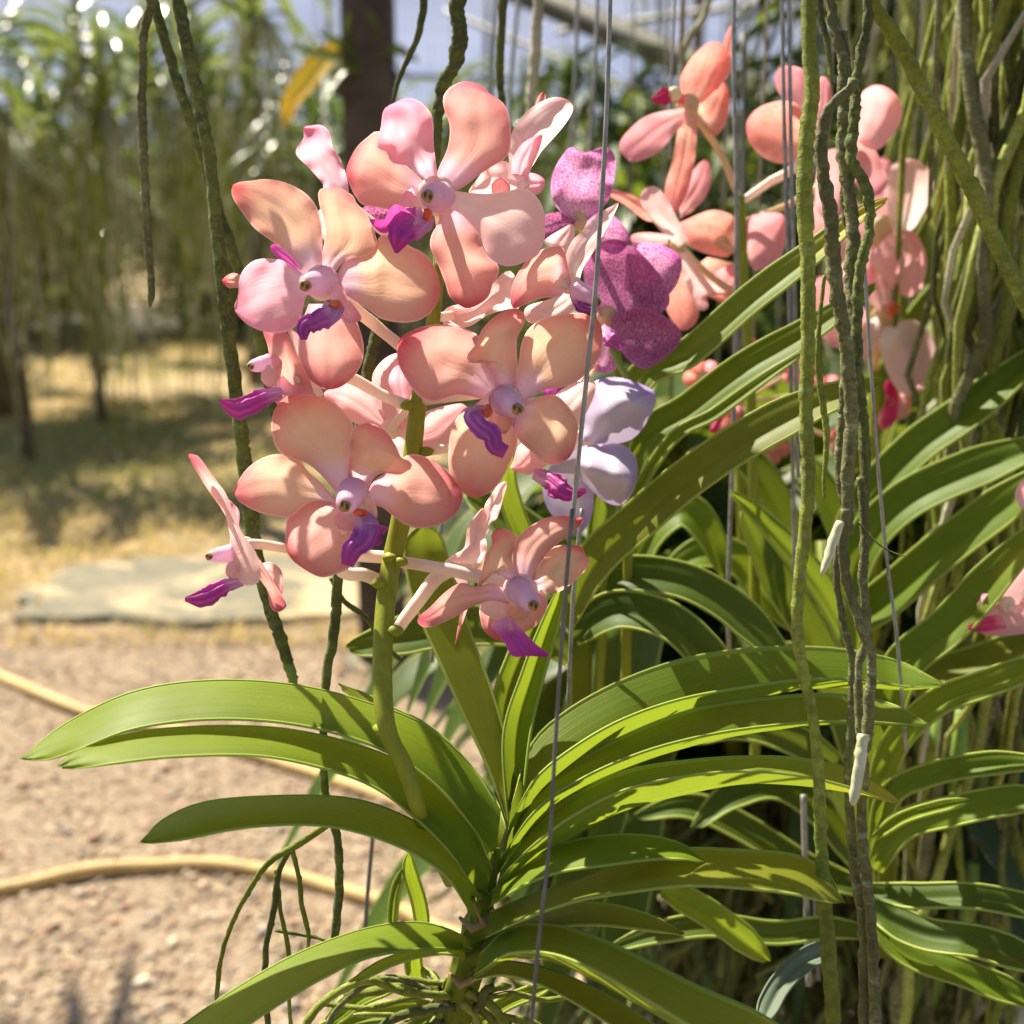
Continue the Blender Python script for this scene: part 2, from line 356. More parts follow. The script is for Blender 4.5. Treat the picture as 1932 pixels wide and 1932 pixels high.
# dry grass, uncountable
GR = [simple('dry_grass', (.70, .54, .20), .8, .2, .35, sc=20, c2=(.50, .38, .18)), simple('green_grass', (.26, .30, .07), .7, .2, .35, sc=20, c2=(.42, .42, .12))]
def grass():
    mb = MB(); n = 0
    for i in range(42000):
        y = 2.7 + RNG.random() ** 1.1 * 9; x = RNG.uniform(-.46 * y - .6, .35 * y)
        dens = noise.noise(Vector((x * .9, y * .6, 9)))
        if y < 3.9 and dens < .05 - (3.9 - y) * .1 + .0: continue
        if dens < -.35: continue
        if cy0 - .02 < y < cy1 - .10 and RNG.random() < .93 and abs(x - c.x) < .50 + .12 * noise.noise(Vector((x * 9, y * 9, 0))): continue
        h = RNG.uniform(.015, .055) * (1 + .5 * (dens > .2)); a = RNG.uniform(0, 6.28); wd = RNG.uniform(.0015, .003) * (1 + y * .12)
        ln = RNG.uniform(.3, 1.8) * h; la = RNG.uniform(0, 6.28); z = gz(x, y) - .003 + (.02 if cy0 < y < cy1 and abs(x - c.x) < .5 else 0)
        dx, dy = math.cos(a) * wd, math.sin(a) * wd
        lx, ly = math.cos(la) * ln, math.sin(la) * ln
        v = [(x - dx, y - dy, z), (x + dx, y + dy, z), (x + dx * .7 + lx * .4, y + dy * .7 + ly * .4, z + h * .7), (x - dx * .7 + lx * .4, y - dy * .7 + ly * .4, z + h * .7), (x + lx, y + ly, z + h)]
        g = 1 if (noise.noise(Vector((x * .7, y * .5, 40))) > .12 and RNG.random() < .6) or RNG.random() < .12 else 0
        mb.add(v, [(0, 1, 2, 3), (3, 2, 4)], mi=g)
    return tag(mb.build('grass', GR, smooth=False), kind='stuff')
grass()
# hoses on the ground
def hose(pts, r, label):
    A = crom([tuple(G(x, y)) for x, y in pts], 60)
    A[:, 2] = [gz(a[0], a[1]) + r * .8 for a in A]
    mb = MB(); tube(mb, A, r, 12)
    o = tag(mb.build('garden_hose', HOSE), label, 'hose'); recentre(o, A[0])
hose([(-180, 1210), (-40, 1275), (130, 1345), (350, 1392), (470, 1425), (600, 1470), (740, 1520), (900, 1580)], .0115, 'pale yellow hose running down the gravel behind the two long left leaves')
hose([(-200, 1740), (0, 1690), (130, 1663), (260, 1648), (400, 1645), (520, 1658), (640, 1688), (740, 1722), (900, 1800)], .011, 'yellow hose curving across the gravel in front, below the shortest left leaf')
# tan rock
def rock(x, y, d_r, name, label, mat=ROCK, cat='rock', ax=(1, .8, .75), seed=1):
    g = G(x, y); mb = MB(); ball(mb, (g.x, g.y, d_r * ax[2] * .55), d_r, 0, ax, None, 26, 16, .35, seed)
    o = tag(mb.build(name, mat), label, cat); recentre(o, (g.x, g.y, 0)); return o
rock(1085, 1345, .135, 'rock', 'big tan rock on the ground behind the upright leaves and wire', ax=(.9, .8, 1.15), seed=3)

# ---------------------------------------------------------------- lofted blades
def grid_faces(m, n): return [(j * m + i, j * m + i + 1, (j + 1) * m + i + 1, (j + 1) * m + i) for j in range(n - 1) for i in range(m - 1)]
def leaf(parent, F, N_=None, K=None, d=(.46, .46), off=(.012, .004, -.010), mat=None, n=40, rim=True, dd=None, name='leaf'):
    """F far edge, N_ near edge, K keel: photo points from base to tip. d: distance at base and tip."""
    Fr = crom(F, n)
    Nr = crom(N_, n)
    Kr = crom(K, n) if K is not None else (Fr + Nr) / 2
    dl = np.interp(np.linspace(0, 1, n), np.linspace(0, 1, len(d)), d)
    ta = np.minimum(1, np.minimum(np.linspace(0, 1, n) * 9, (1 - np.linspace(0, 1, n)) * 9 + .02))
    rows = []; uv = []
    m = 11
    for j in range(n):
        a = P(Fr[j][0], Fr[j][1], dl[j] + off[0] * ta[j]); k = P(Kr[j][0], Kr[j][1], dl[j] + off[1] * ta[j]); b = P(Nr[j][0], Nr[j][1], dl[j] + off[2] * ta[j])
        for i in range(m):
            s = i / (m - 1)
            if s <= .5: q = a.lerp(k, s * 2)
            else: q = k.lerp(b, s * 2 - 1)
            # soften the fold and bow each half a little
            bow = math.sin(s * 2 * math.pi) ** 2 * .0006
            rows.append(q + Vector((0, -bow, bow * .5))); uv.append((s, j / (n - 1)))
    tipd = (rows[-m // 2] - rows[-m // 2 - 3 * m]).normalized(); wt = (rows[-1] - rows[-m]).length
    for i in range(m): rows[(n - 1) * m + i] += tipd * wt * (.9 * noise.noise(Vector((i * .9, Fr[0][0], Fr[n // 2][1]))) + (.35 if i < m // 2 else -.25))
    mb = MB(); mb.add(rows, grid_faces(m, n), uv)
    if rim:
        rr = [px(q) * 3.0 for q in dl]
        for c0 in (0, m - 1):
            tube(mb, [rows[j * m + c0] for j in range(n)], [r * max(.35, t_) for r, t_ in zip(rr, ta)], 5)
            mb.uv[-n * 5:] = [(0.0, .5)] * (n * 5)
    return mb.build(name, mat or LEAF, parent)
def sleaf(parent, C, wpx, d, fold=.25, off=None, mat=None, tip=.25, n=36, rim=True, notch=0, name='leaf'):
    """strap leaf from a centre line in photo points and a width"""
    A = crom(C, n); D = np.gradient(A, axis=0); D /= np.linalg.norm(D, axis=1)[:, None] + 1e-9
    Nn = np.stack([D[:, 1], -D[:, 0]], 1); 
    if Nn[n // 2][1] > 0: Nn = -Nn
    t_ = np.linspace(0, 1, n); w_ = wpx / 2 * np.minimum(1, .6 + t_ * 2.2) * (np.clip((1 - t_) / tip, 0, 1) ** .55 * .86 + .14)
    up = A + Nn * w_[:, None]; dn = A - Nn * w_[:, None]
    dm = np.mean(d); q = wpx * px(dm)
    o_ = off or (q * .35, 0.0 + q * .12, -q * .35)
    return leaf(parent, up.tolist(), dn.tolist(), (A - Nn * (w_ * fold)[:, None]).tolist(), d, o_, mat, n, rim, name=name)

def roots(pts, d, wpx, mat, label=None, group=None, parent=None, wob=.35, name='aerial_root', tips=None, n=None, seed=0, sides=10, cat='root'):
    """one hanging root: photo points, distance(s), width in photo pixels"""
    L = sum(math.dist(pts[i], pts[i + 1]) for i in range(len(pts) - 1)); n = n or max(14, int(L / 7))
    A = crom(pts, n); dl = np.interp(np.linspace(0, 1, n), np.linspace(0, 1, len(d)), d) if hasattr(d, '__len__') else np.full(n, d)
    wl = np.interp(np.linspace(0, 1, n), np.linspace(0, 1, len(wpx)), wpx) if hasattr(wpx, '__len__') else np.full(n, wpx)
    path = [P(a[0] + 1.8 * noise.noise(Vector((a[1] * .03, seed, 1))), a[1], q) for a, q in zip(A, dl)]
    rad = [px(q) * w_ / 2 * .88 * (1 + .10 * noise.noise(Vector((i * .3, seed, 0)))) for i, (w_, q) in enumerate(zip(wl, dl))]
    rad[-1] *= .4; rad[-2] *= .8
    mb = MB(); tube(mb, path, rad, sides, wob, seed)
    o = mb.build(name, mat, parent)
    if parent is None: tag(o, label, cat, group); recentre(o, path[0])
    return o

# ---------------------------------------------------------------- flowers
def tf(x0, y0, s=3.22):
    return lambda q: (((x0 + q[0] / s) * .81176), ((y0 + q[1] / s) * .81176))
T1, T2, T3, T4, T5, T6 = tf(420, 160), tf(820, 160), tf(420, 700), tf(870, 660), tf(400, 1000), tf(880, 1140)
T7 = tf(1280, 0, 1932 / 1100)
PID = [0]
def petal(parent, tfm, poly, d, dt, cup, mat, name='petal', ruf=.6, n=26, m=17, bend=0, curl=0):
    """outline in photo points (base, round the tip, back to base); d distance, dt extra distance at the tip (+ = away), cup = bowl depth"""
    PID[0] += 1; sd = PID[0] * 3.7
    Q = [tfm(q) for q in poly] if tfm else poly
    b0, b1 = np.array(Q[0]), np.array(Q[-1]); bc = (b0 + b1) / 2
    k = max(range(len(Q)), key=lambda i: math.dist(Q[i], bc)); k = min(max(k, 2), len(Q) - 3)
    A = crom(Q, 30 * 8)
    kk = int(np.argmin(np.linalg.norm(A - np.array(Q[k]), axis=1)))
    def half(B): return crom(B[::4].tolist() + [B[-1].tolist()], n)
    Lh = half(A[:kk + 1]); Rh = half(A[kk:][::-1])
    rows = []; uv = []; sz = math.dist(Q[k], bc) * px(d)
    for j in range(n):
        v = j / (n - 1); wl = np.linalg.norm(Lh[j] - Rh[j]) * px(d)
        for i in range(m):
            u = i / (m - 1); e = 2 * u - 1
            q = Lh[j] * (1 - u) + Rh[j] * u
            z = d + dt * v ** 1.4 + cup * (1 - e * e) * min(1, wl / (sz + 1e-6) * 1.4) + bend * math.sin(math.pi * v)
            z += curl * (max(0, abs(e) - .55) / .45) ** 2
            z += ruf * .0024 * noise.noise(Vector((q[0] * .02, q[1] * .02, sd))) + ruf * .0042 * abs(e) ** 3 * noise.noise(Vector((q[0] * .035, q[1] * .035, sd + 9)))
            z -= .0007 * math.exp(-(e * 5) ** 2) * math.sin(math.pi * min(1, v * 1.1))   # midrib groove
            rows.append(P(q[0], q[1], z)); uv.append((u, v))
    mb = MB(); mb.add(rows, grid_faces(m, n), uv)
    return mb.build(name, mat, parent)
def pstrip(parent, tfm, pts, d, w_, mat, name, sides=12, wob=.0, flat=1.0, n=24):
    Q = [tfm(q) for q in pts] if tfm else pts
    A = crom(Q, n); dl = np.interp(np.linspace(0, 1, n), np.linspace(0, 1, len(d)), d) if hasattr(d, '__len__') else np.full(n, d)
    wl = np.interp(np.linspace(0, 1, n), np.linspace(0, 1, len(w_)), w_)
    mb = MB(); tube(mb, [P(a[0], a[1], q) for a, q in zip(A, dl)], [px(q) * x / 2 for q, x in zip(dl, wl)], sides, wob, len(pts) + w_[0] * .1, flat=flat)
    return mb, mb.build(name, mat, parent) if name else None
def lip(parent, tfm, pts, d, w_, mat=None, side=None):
    """fleshy lip: a ridged keel along pts, with two side flaps"""
    Q = [tfm(q) for q in pts]; n = 30; A = crom(Q, n)
    dl = np.interp(np.linspace(0, 1, n), np.linspace(0, 1, len(d)), d); wl = np.interp(np.linspace(0, 1, n), np.linspace(0, 1, len(w_)), w_)
    D = np.gradient(A, axis=0); D /= np.linalg.norm(D, axis=1)[:, None] + 1e-9; Nn = np.stack([D[:, 1], -D[:, 0]], 1)
    m = 25; rows = []; uv = []
    for j in range(n):
        v = j / (n - 1)
        for i in range(m):
            a = 2 * math.pi * i / (m - 1); s = math.cos(a); z = math.sin(a)
            ridge = .0012 * math.cos(s * 9) * math.sin(math.pi * v) * (z < 0)
            ww = wl[j] * (.5 + .20 * noise.noise(Vector((j * .42, s * 1.2, wl[0]))) * math.sin(math.pi * min(1, v * 1.1)))
            q = A[j] + Nn[j] * s * ww
            rows.append(P(q[0], q[1], dl[j] + z * wl[j] * px(dl[j]) * .26 + ridge)); uv.append((i / (m - 1), v))
    mb = MB(); mb.add(rows, grid_faces(m, n), uv)
    mb.add([rows[i] for i in range(m - 1)], [tuple(range(m - 1))], [(0.5, 0)] * (m - 1)); mb.add([rows[(n - 1) * m + i] for i in range(m - 1)], [tuple(range(m - 1))], [(.5, 1)] * (m - 1))
    return mb.build('lip', mat or LIPM, parent)
def column(parent, tfm, a, b, d, r, anther=True):
    """column from a to b (photo), ending at distance d[1], with its cap and two pits"""
    A, B = tfm(a), tfm(b); mb = MB(); n = 10; path = []; rad = []
    for i in range(n + 1):
        s = i / n; path.append(P(A[0] + (B[0] - A[0]) * s, A[1] + (B[1] - A[1]) * s, d[0] + (d[1] - d[0]) * s))
        rad.append(px(d[0]) * r * .76 * (1.25 - .5 * s) * (1 if s < .85 else (1 - (s - .85) / .15 * .35)))
    tube(mb, path, rad, 16, .08)
    o = mb.build('column', COLUMN, parent)
    if anther:
        q = path[-1]; mb = MB(); R_ = px(d[1]) * r * .80; toc = (CP - q).normalized()
        ball(mb, q + toc * R_ * .42, R_ * .46, 0, (1, 1, 1), None, 14, 9, .25, r)
        ax = Vector((1, 0, -.45)).normalized()
        for s in (-1, 1): ball(mb, q + ax * s * R_ * .20 + toc * R_ * .80, R_ * .17, 1, (.8, .8, 1.35))
        mb.build('anther_cap', [ANTHER, PIT], parent)
    return o
def flower(plant, tfm, centre, d, pedi, pd, pw=(20, 26), pm=None, r=34):
    """part: pedicel + the cup where the petals join"""
    pts = [q for q in pedi]; C = tfm(centre)
    n = 24; A = crom(pts + [C], n) if pts else crom([(C[0] + 2, C[1] + 2), (C[0] + 1, C[1] + 1), C], n)
    dl = np.interp(np.linspace(0, 1, n), np.linspace(0, 1, len(pd)), pd)
    wl = np.interp(np.linspace(0, 1, n), np.linspace(0, 1, len(pw)), pw)
    mb = MB(); tube(mb, [P(a[0], a[1], q) for a, q in zip(A, dl)], [px(q) * x / 2 for q, x in zip(dl, wl)], 12, .1)
    ball(mb, P(C[0], C[1], d + .001), px(d) * r, 0, (1, .45, 1))
    o = mb.build('flower', pm or PEDI, None)
    o.parent = plant; c = P(C[0], C[1], d)
    o.data.transform(Matrix.Translation(-c)); o.location = c - plant.location
    return o

# ================================================================ main orchid
D0 = .45
M = empty('orchid_plant', P(905, 1830, D0), 'large peach-pink flowering orchid in front, its arching strap leaves spread to both sides', 'orchid')
# flower spike
mb = MB(); A = crom([(850, 1665), (818, 1600), (793, 1540), (765, 1450), (733, 1385), (722, 1300), (724, 1180), (735, 1080), (752, 1000), (775, 880), (787, 780), (802, 690), (818, 600), (826, 520), (832, 440), (838, 400)], 70)
tube(mb, [P(a[0], a[1], float(np.interp(j / 69, [0, .065, .10, .13, .25, .38, .5, 1], [.492, .482, .444, .431, .433, .446, .460, .472]))) for j, a in enumerate(A)], [px(D0) * x for x in np.interp(np.linspace(0, 1, 70), [0, .15, .3, .55, .8, 1], [13, 15, 18, 19.5, 15, 9])], 18, .06, 2)
SPK = mb.build('flower_spike', SPIKE, M)
for (x, y, r_) in ((716, 1100, 15), (745, 1190, 15), (757, 1060, 14), (722, 1376, 19), (770, 765, 15), (805, 852, 14), (812, 700, 13), (735, 1052, 14)):
    mb = MB(); ball(mb, P(x, y, float(np.interp(y, [500, 1000, 1200, 1380], [.468, .460, .444, .434]))), px(D0) * r_, 0, (1, 1, .7), None, 12, 8, .2, x); mb.build('node', SPIKE, M)
# ---- flower 1, upper left
d = D0 - .004
f = flower(M, T1, (1060, 1600), d, [(812, 700), (740, 640)], (D0 + .02, D0 + .02, d + .003))
petal(f, T1, [(930, 1560), (860, 1440), (740, 1330), (560, 1200), (450, 1060), (385, 950), (390, 870), (450, 845), (520, 840), (640, 825), (780, 850), (920, 920), (1010, 1020), (1050, 1150), (1060, 1300), (1060, 1480), (1070, 1570)], d, .004, .004, PEACH)
petal(f, T1, [(1030, 1560), (1050, 1430), (1080, 1250), (1065, 1120), (1035, 1000), (1035, 910), (1110, 885), (1200, 890), (1280, 950), (1320, 1010), (1390, 1090), (1460, 1250), (1470, 1330), (1400, 1400), (1270, 1420), (1180, 1490), (1140, 1580)], d + .002, -.006, .004, PEACH, 'sepal')
petal(f, T1, [(960, 1560), (860, 1500), (780, 1440), (680, 1420), (560, 1430), (480, 1490), (440, 1570), (430, 1690), (400, 1790), (450, 1870), (530, 1930), (660, 1975), (800, 1965), (880, 1900), (910, 1820), (930, 1720), (980, 1660)], d - .001, -.012, .005, PINK, ruf=1.2)
petal(f, T1, [(1150, 1600), (1190, 1500), (1260, 1420), (1380, 1395), (1450, 1340), (1500, 1240), (1600, 1260), (1720, 1330), (1820, 1380), (1900, 1480), (1940, 1600), (1940, 1700), (1890, 1800), (1790, 1880), (1650, 1900), (1500, 1870), (1400, 1800), (1320, 1750), (1250, 1700), (1170, 1660)], d - .001, -.004, .006, PEACH)
petal(f, T3, [(960, 20), (900, 180), (880, 330), (890, 450), (950, 570), (1040, 640), (1110, 660), (1200, 640), (1300, 560), (1360, 450), (1370, 330), (1340, 210), (1300, 130), (1180, 20)], d + .003, .004, .006, ROSY, 'sepal')
petal(f, T1, [(1130, 1620), (1190, 1620), (1260, 1720), (1350, 1850), (1330, 1890), (1250, 1900), (1180, 1840), (1120, 1740)], d - .006, -.004, .003, PINK, 'side_lobe')
column(f, T1, (1080, 1590), (930, 1620), (d, d - .016), 30)
lip(f, T3, [(1150, 20), (1120, 90), (1010, 150), (930, 190), (920, 290)], (d - .006, d - .014, d - .018, d - .02), (40, 44, 38, 34, 12), LIPV)
mb = MB(); q = T1((1160, 1760)); ball(mb, P(*q, d - .010), px(d) * 11, 0, (1.2, .8, .7), None, 12, 8, .3, 3); mb.build('throat', THROAT, f)
# ---- flower 2, top
d = D0 + .004
f = flower(M, T2, (630, 950), d, [(826, 520), (835, 440)], (D0 + .02, D0 + .02, d + .003), r=38)
petal(f, T2, [(560, 870), (440, 760), (320, 640), (200, 470), (100, 520), (20, 600), (-40, 720), (-46, 800), (-10, 900), (30, 970), (80, 1020), (200, 1040), (330, 1060), (420, 1040), (560, 1010)], d + .003, -.003, .008, ROSY)
petal(f, T2, [(560, 850), (480, 790), (420, 730), (290, 700), (250, 620), (190, 600), (180, 540), (210, 440), (230, 310), (300, 260), (400, 220), (490, 240), (570, 310), (600, 400), (605, 550), (615, 650), (630, 760), (640, 870)], d - .001, -.008, .006, PINK, 'sepal', ruf=2.2, curl=-.004)
petal(f, T2, [(620, 850), (640, 750), (700, 620), (725, 500), (720, 400), (680, 290), (680, 200), (740, 130), (840, 95), (950, 120), (1030, 190), (1120, 250), (1170, 350), (1185, 500), (1160, 650), (1060, 720), (950, 790), (850, 870), (740, 930)], d + .001, -.003, .007, ROSY)
petal(f, T2, [(690, 900), (850, 925), (1000, 935), (1150, 915), (1270, 895), (1370, 950), (1430, 1060), (1440, 1200), (1420, 1330), (1330, 1420), (1200, 1475), (1100, 1465), (1010, 1400), (960, 1280), (900, 1180), (800, 1080), (680, 1030)], d - .003, -.010, .004, PALE, 'sepal')
petal(f, T2, [(650, 1020), (640, 1150), (590, 1240), (580, 1340), (640, 1470), (690, 1600), (730, 1710), (840, 1790), (940, 1765), (1020, 1700), (1050, 1600), (1085, 1550), (1090, 1470), (1000, 1390), (940, 1240), (880, 1120), (790, 1020)], d + .001, .002, .007, ROSY, 'sepal')
petal(f, T2, [(480, 980), (440, 890), (380, 930), (365, 1000), (400, 1060), (470, 1080), (520, 1060)], d - .004, -.006, .002, PINK, 'side_lobe')
column(f, T2, (660, 960), (560, 950), (d, d - .018), 32)
lip(f, T2, [(560, 1080), (500, 1150), (420, 1160), (360, 1230), (325, 1380)], (d - .004, d - .013, d - .02, d - .02), (34, 56, 60, 44, 6))
petal(f, T2, [(500, 1140), (440, 1080), (330, 1015), (270, 1060), (240, 1130), (130, 1120), (140, 1160), (220, 1230), (330, 1200), (450, 1190)], d - .017, -.004, .004, LIPM, 'side_lobe', ruf=2)
mb = MB(); q = T2((560, 1090)); ball(mb, P(*q, d - .010), px(d) * 11, 0, (.8, .8, 1.1), None, 12, 8, .3, 5); mb.build('throat', THROAT, f)
# ---- flower 3, middle right
d = D0 - .008
f = flower(M, T4, (980, 880), d, [(800, 755), (860, 750), (920, 745)], (D0 + .014, D0 + .01, D0 + .003, d + .003), (20, 16, 16, 20))
petal(f, T4, [(900, 890), (780, 855), (620, 830), (460, 880), (360, 860), (280, 780), (230, 700), (180, 600), (170, 480), (200, 400), (280, 350), (400, 310), (550, 305), (700, 340), (790, 400), (830, 500), (870, 600), (910, 720), (930, 800)], d + .001, -.002, .007, ROSY)
petal(f, T4, [(905, 830), (890, 700), (840, 620), (790, 560), (730, 600), (690, 540), (760, 450), (800, 350), (880, 260), (980, 200), (1060, 190), (1120, 220), (1120, 300), (1070, 400), (1065, 500), (1070, 600), (1060, 720), (1040, 830)], d - .002, -.006, .004, PEACH, 'sepal', ruf=1.5)
petal(f, T4, [(1040, 880), (1040, 780), (1080, 600), (1100, 450), (1160, 330), (1280, 250), (1420, 225), (1560, 220), (1680, 280), (1710, 400), (1690, 540), (1600, 660), (1500, 740), (1380, 780), (1280, 790), (1130, 880)], d, .001, .006, PEACH)
petal(f, T4, [(1060, 880), (1150, 870), (1250, 840), (1350, 830), (1420, 880), (1520, 1020), (1510, 1180), (1460, 1300), (1360, 1350), (1260, 1340), (1180, 1260), (1100, 1190), (1050, 1120), (1020, 1000)], d - .003, -.007, .004, PEACH, 'sepal', ruf=1.6)
petal(f, T4, [(860, 900), (690, 920), (620, 1000), (570, 1100), (555, 1250), (560, 1400), (620, 1520), (740, 1600), (860, 1560), (950, 1470), (1010, 1350), (1070, 1200), (1060, 1050), (1010, 930)], d + .001, .002, .009, PEACH, 'sepal')
petal(f, T4, [(890, 850), (870, 800), (820, 850), (740, 920), (780, 950), (850, 930)], d - .004, -.006, .002, PALE, 'side_lobe')
petal(f, T4, [(880, 960), (860, 1020), (900, 1100), (980, 1120), (1030, 1050), (1030, 980)], d - .004, -.006, .002, PEACH, 'side_lobe')
column(f, T4, (960, 870), (1070, 935), (d, d - .016), 30)
lip(f, T4, [(830, 940), (720, 970), (800, 1070), (880, 1130), (900, 1210), (985, 1260)], (d - .004, d - .012, d - .018, d - .018), (18, 26, 38, 36, 34, 26), LIPV)
mb = MB(); q = T4((845, 950)); ball(mb, P(*q, d - .010), px(d) * 11, 0, (.9, .8, 1.1), None, 12, 8, .3, 7); mb.build('throat', THROAT, f)
# ---- flower 4, lower left
d = D0 - .010
f = flower(M, T3, (1290, 1470), d, [(718, 1098), (690, 1085), (640, 1068)], (D0 + .014, D0 + .008, D0, d + .003), (26, 24, 20, 22))
petal(f, T3, [(1170, 1440), (1070, 1320), (940, 1210), (830, 1180), (740, 1130), (690, 1030), (680, 900), (710, 800), (790, 715), (940, 700), (1080, 720), (1200, 800), (1285, 910), (1290, 1000), (1280, 1100), (1280, 1220), (1290, 1400)], d, .002, .006, PEACH)
petal(f, T3, [(1250, 1400), (1255, 1150), (1270, 1000), (1310, 940), (1370, 915), (1450, 920), (1550, 990), (1620, 1100), (1650, 1170), (1720, 1200), (1730, 1250), (1680, 1280), (1640, 1300), (1500, 1290), (1430, 1350), (1390, 1450)], d - .001, -.009, .005, PEACH, 'sepal', ruf=1.8)
petal(f, T3, [(1170, 1500), (1060, 1370), (950, 1270), (880, 1180), (740, 1145), (620, 1170), (500, 1250), (430, 1350), (395, 1430), (440, 1500), (560, 1570), (700, 1610), (820, 1615), (950, 1560), (1080, 1530), (1180, 1560)], d + .003, .002, .006, PEACH)
petal(f, T3, [(1380, 1450), (1450, 1340), (1560, 1270), (1700, 1150), (1850, 1170), (1980, 1260), (2080, 1380), (2110, 1470), (2060, 1590), (1950, 1670), (1800, 1700), (1680, 1670), (1580, 1600), (1500, 1540), (1390, 1520)], d + .001, -.002, .007, ROSY)
petal(f, T3, [(1190, 1530), (1080, 1490), (950, 1500), (850, 1580), (800, 1620), (785, 1720), (790, 1850), (830, 1930), (895, 1986), (1015, 2056), (1105, 2061), (1265, 1996), (1335, 1896), (1370, 1830), (1370, 1700), (1310, 1560)], d - .001, .001, .009, ROSY, 'sepal')
petal(f, T3, [(1380, 1470), (1430, 1480), (1470, 1560), (1460, 1640), (1400, 1650), (1370, 1560)], d - .004, -.008, .002, PALE, 'side_lobe')
petal(f, T3, [(1190, 1560), (1150, 1620), (1170, 1690), (1240, 1720), (1310, 1700), (1320, 1620)], d - .004, -.008, .002, PINK, 'side_lobe')
column(f, T3, (1290, 1430), (1228, 1530), (d, d - .018), 31)
lip(f, T3, [(1350, 1590), (1390, 1680), (1370, 1780), (1290, 1850), (1245, 1980)], (d - .006, d - .016, d - .02, d - .02), (26, 52, 44, 40, 24), LIPV)
petal(f, T3, [(1390, 1650), (1470, 1670), (1555, 1700), (1500, 1760), (1500, 1820), (1400, 1830), (1360, 1760)], d - .016, -.004, .003, LIPV, 'side_lobe', ruf=2)
mb = MB(); q = T3((1345, 1580)); ball(mb, P(*q, d - .012), px(d) * 11, 0, (1.3, .8, .7), None, 12, 8, .3, 9); mb.build('throat', THROAT, f)
# ---- flower 5, lower right
d = D0 - .006
f = flower(M, T6, (1060, 750), d, [(757, 1060), (830, 1072), (905, 1088)], (D0 + .014, D0 + .012, D0 + .01, d + .003), (22, 24, 26, 30))
petal(f, T6, [(1020, 720), (940, 650), (860, 610), (800, 650), (750, 725), (738, 705), (770, 610), (810, 470), (850, 400), (840, 340), (880, 290), (950, 285), (1030, 340), (1025, 400), (1000, 500), (1025, 600), (1070, 710)], d - .001, -.002, .003, PEACH, 'sepal', ruf=1.6)
petal(f, T6, [(1050, 710), (1015, 600), (1005, 480), (1030, 370), (1130, 270), (1270, 200), (1400, 190), (1490, 205), (1525, 200), (1525, 240), (1450, 320), (1350, 390), (1290, 450), (1200, 560), (1150, 690)], d, .002, .007, ROSY)
petal(f, T6, [(1130, 740), (1180, 620), (1240, 500), (1330, 415), (1510, 415), (1540, 470), (1580, 540), (1500, 650), (1400, 730), (1320, 770), (1270, 770), (1220, 740), (1150, 790)], d - .002, -.005, .004, PEACH, 'sepal', ruf=2.2)
petal(f, T6, [(1000, 760), (850, 690), (740, 720), (620, 690), (500, 760), (380, 880), (285, 965), (350, 1025), (480, 990), (600, 930), (720, 860), (860, 840), (980, 850)], d + .001, -.003, .004, ROSY)
petal(f, T6, [(960, 790), (790, 850), (755, 890), (760, 960), (790, 1050), (860, 1110), (930, 1130), (1000, 1100), (1100, 1060), (1180, 1010), (1240, 930), (1265, 850), (1240, 770), (1150, 740)], d + .003, -.001, .008, ROSY, 'sepal')
petal(f, T6, [(960, 850), (900, 830), (800, 830), (755, 880), (800, 930), (880, 960), (950, 960)], d - .005, -.006, .003, PALE, 'side_lobe')
petal(f, T6, [(1000, 860), (970, 900), (980, 960), (1060, 970), (1120, 950), (1120, 880)], d - .003, -.006, .003, PEACH, 'side_lobe')
column(f, T6, (1050, 740), (1160, 860), (d, d - .016), 28)
petal(f, T6, [(960, 940), (880, 980), (845, 1020), (900, 1080), (950, 1150), (1000, 1240), (1130, 1240), (1250, 1245), (1270, 1220), (1180, 1150), (1080, 1050), (1000, 960)], d - .012, -.008, .008, LIPM, 'lip', ruf=1.4)
# ---- flower 6, side view far left
d = D0 - .002
f = flower(M, T5, (560, 850), d, [(735, 1052), (640, 1045), (545, 1035), (490, 1027)], (D0 + .016, D0 + .016, D0 + .012, D0 + .004, d), (24, 24, 24, 18, 20), r=14)
petal(f, T5, [(460, 740), (350, 560), (240, 400), (120, 190), (160, 184), (195, 195), (290, 320), (400, 480), (430, 620), (520, 780)], d, -.02, .003, ROSY)
petal(f, T5, [(480, 740), (420, 530), (470, 560), (500, 600), (505, 650), (500, 740), (520, 780)], d + .008, .012, .003, PINK)
petal(f, T5, [(430, 760), (390, 600), (330, 520), (290, 470), (300, 410), (330, 395), (400, 470), (520, 760), (640, 940), (660, 1120), (560, 1165), (490, 1100), (440, 900)], d - .006, -.012, .004, PALE, 'sepal')
petal(f, T5, [(560, 820), (640, 940), (740, 1100), (850, 1290), (840, 1335), (785, 1362), (735, 1320), (700, 1180), (600, 1040), (520, 900)], d, .004, .003, ROSY, 'sepal')
petal(f, T5, [(660, 1000), (720, 985), (780, 1010), (825, 1070), (830, 1200), (800, 1230), (720, 1120)], d + .008, .012, .003, ROSY)
mb = MB(); q = T5((460, 1050)); ball(mb, P(*q, d - .004), px(d) * 15, 0, (1, .8, 1.25), None, 12, 8, .1, 1); mb.build('side_lobe', PALE, f)
column(f, T5, (450, 920), (275, 945), (d, d - .012), 19)
lip(f, T5, [(530, 1130), (420, 1160), (330, 1210), (220, 1260), (95, 1265)], (d - .002, d - .010, d - .014), (18, 26, 34, 34, 8), LIPM)
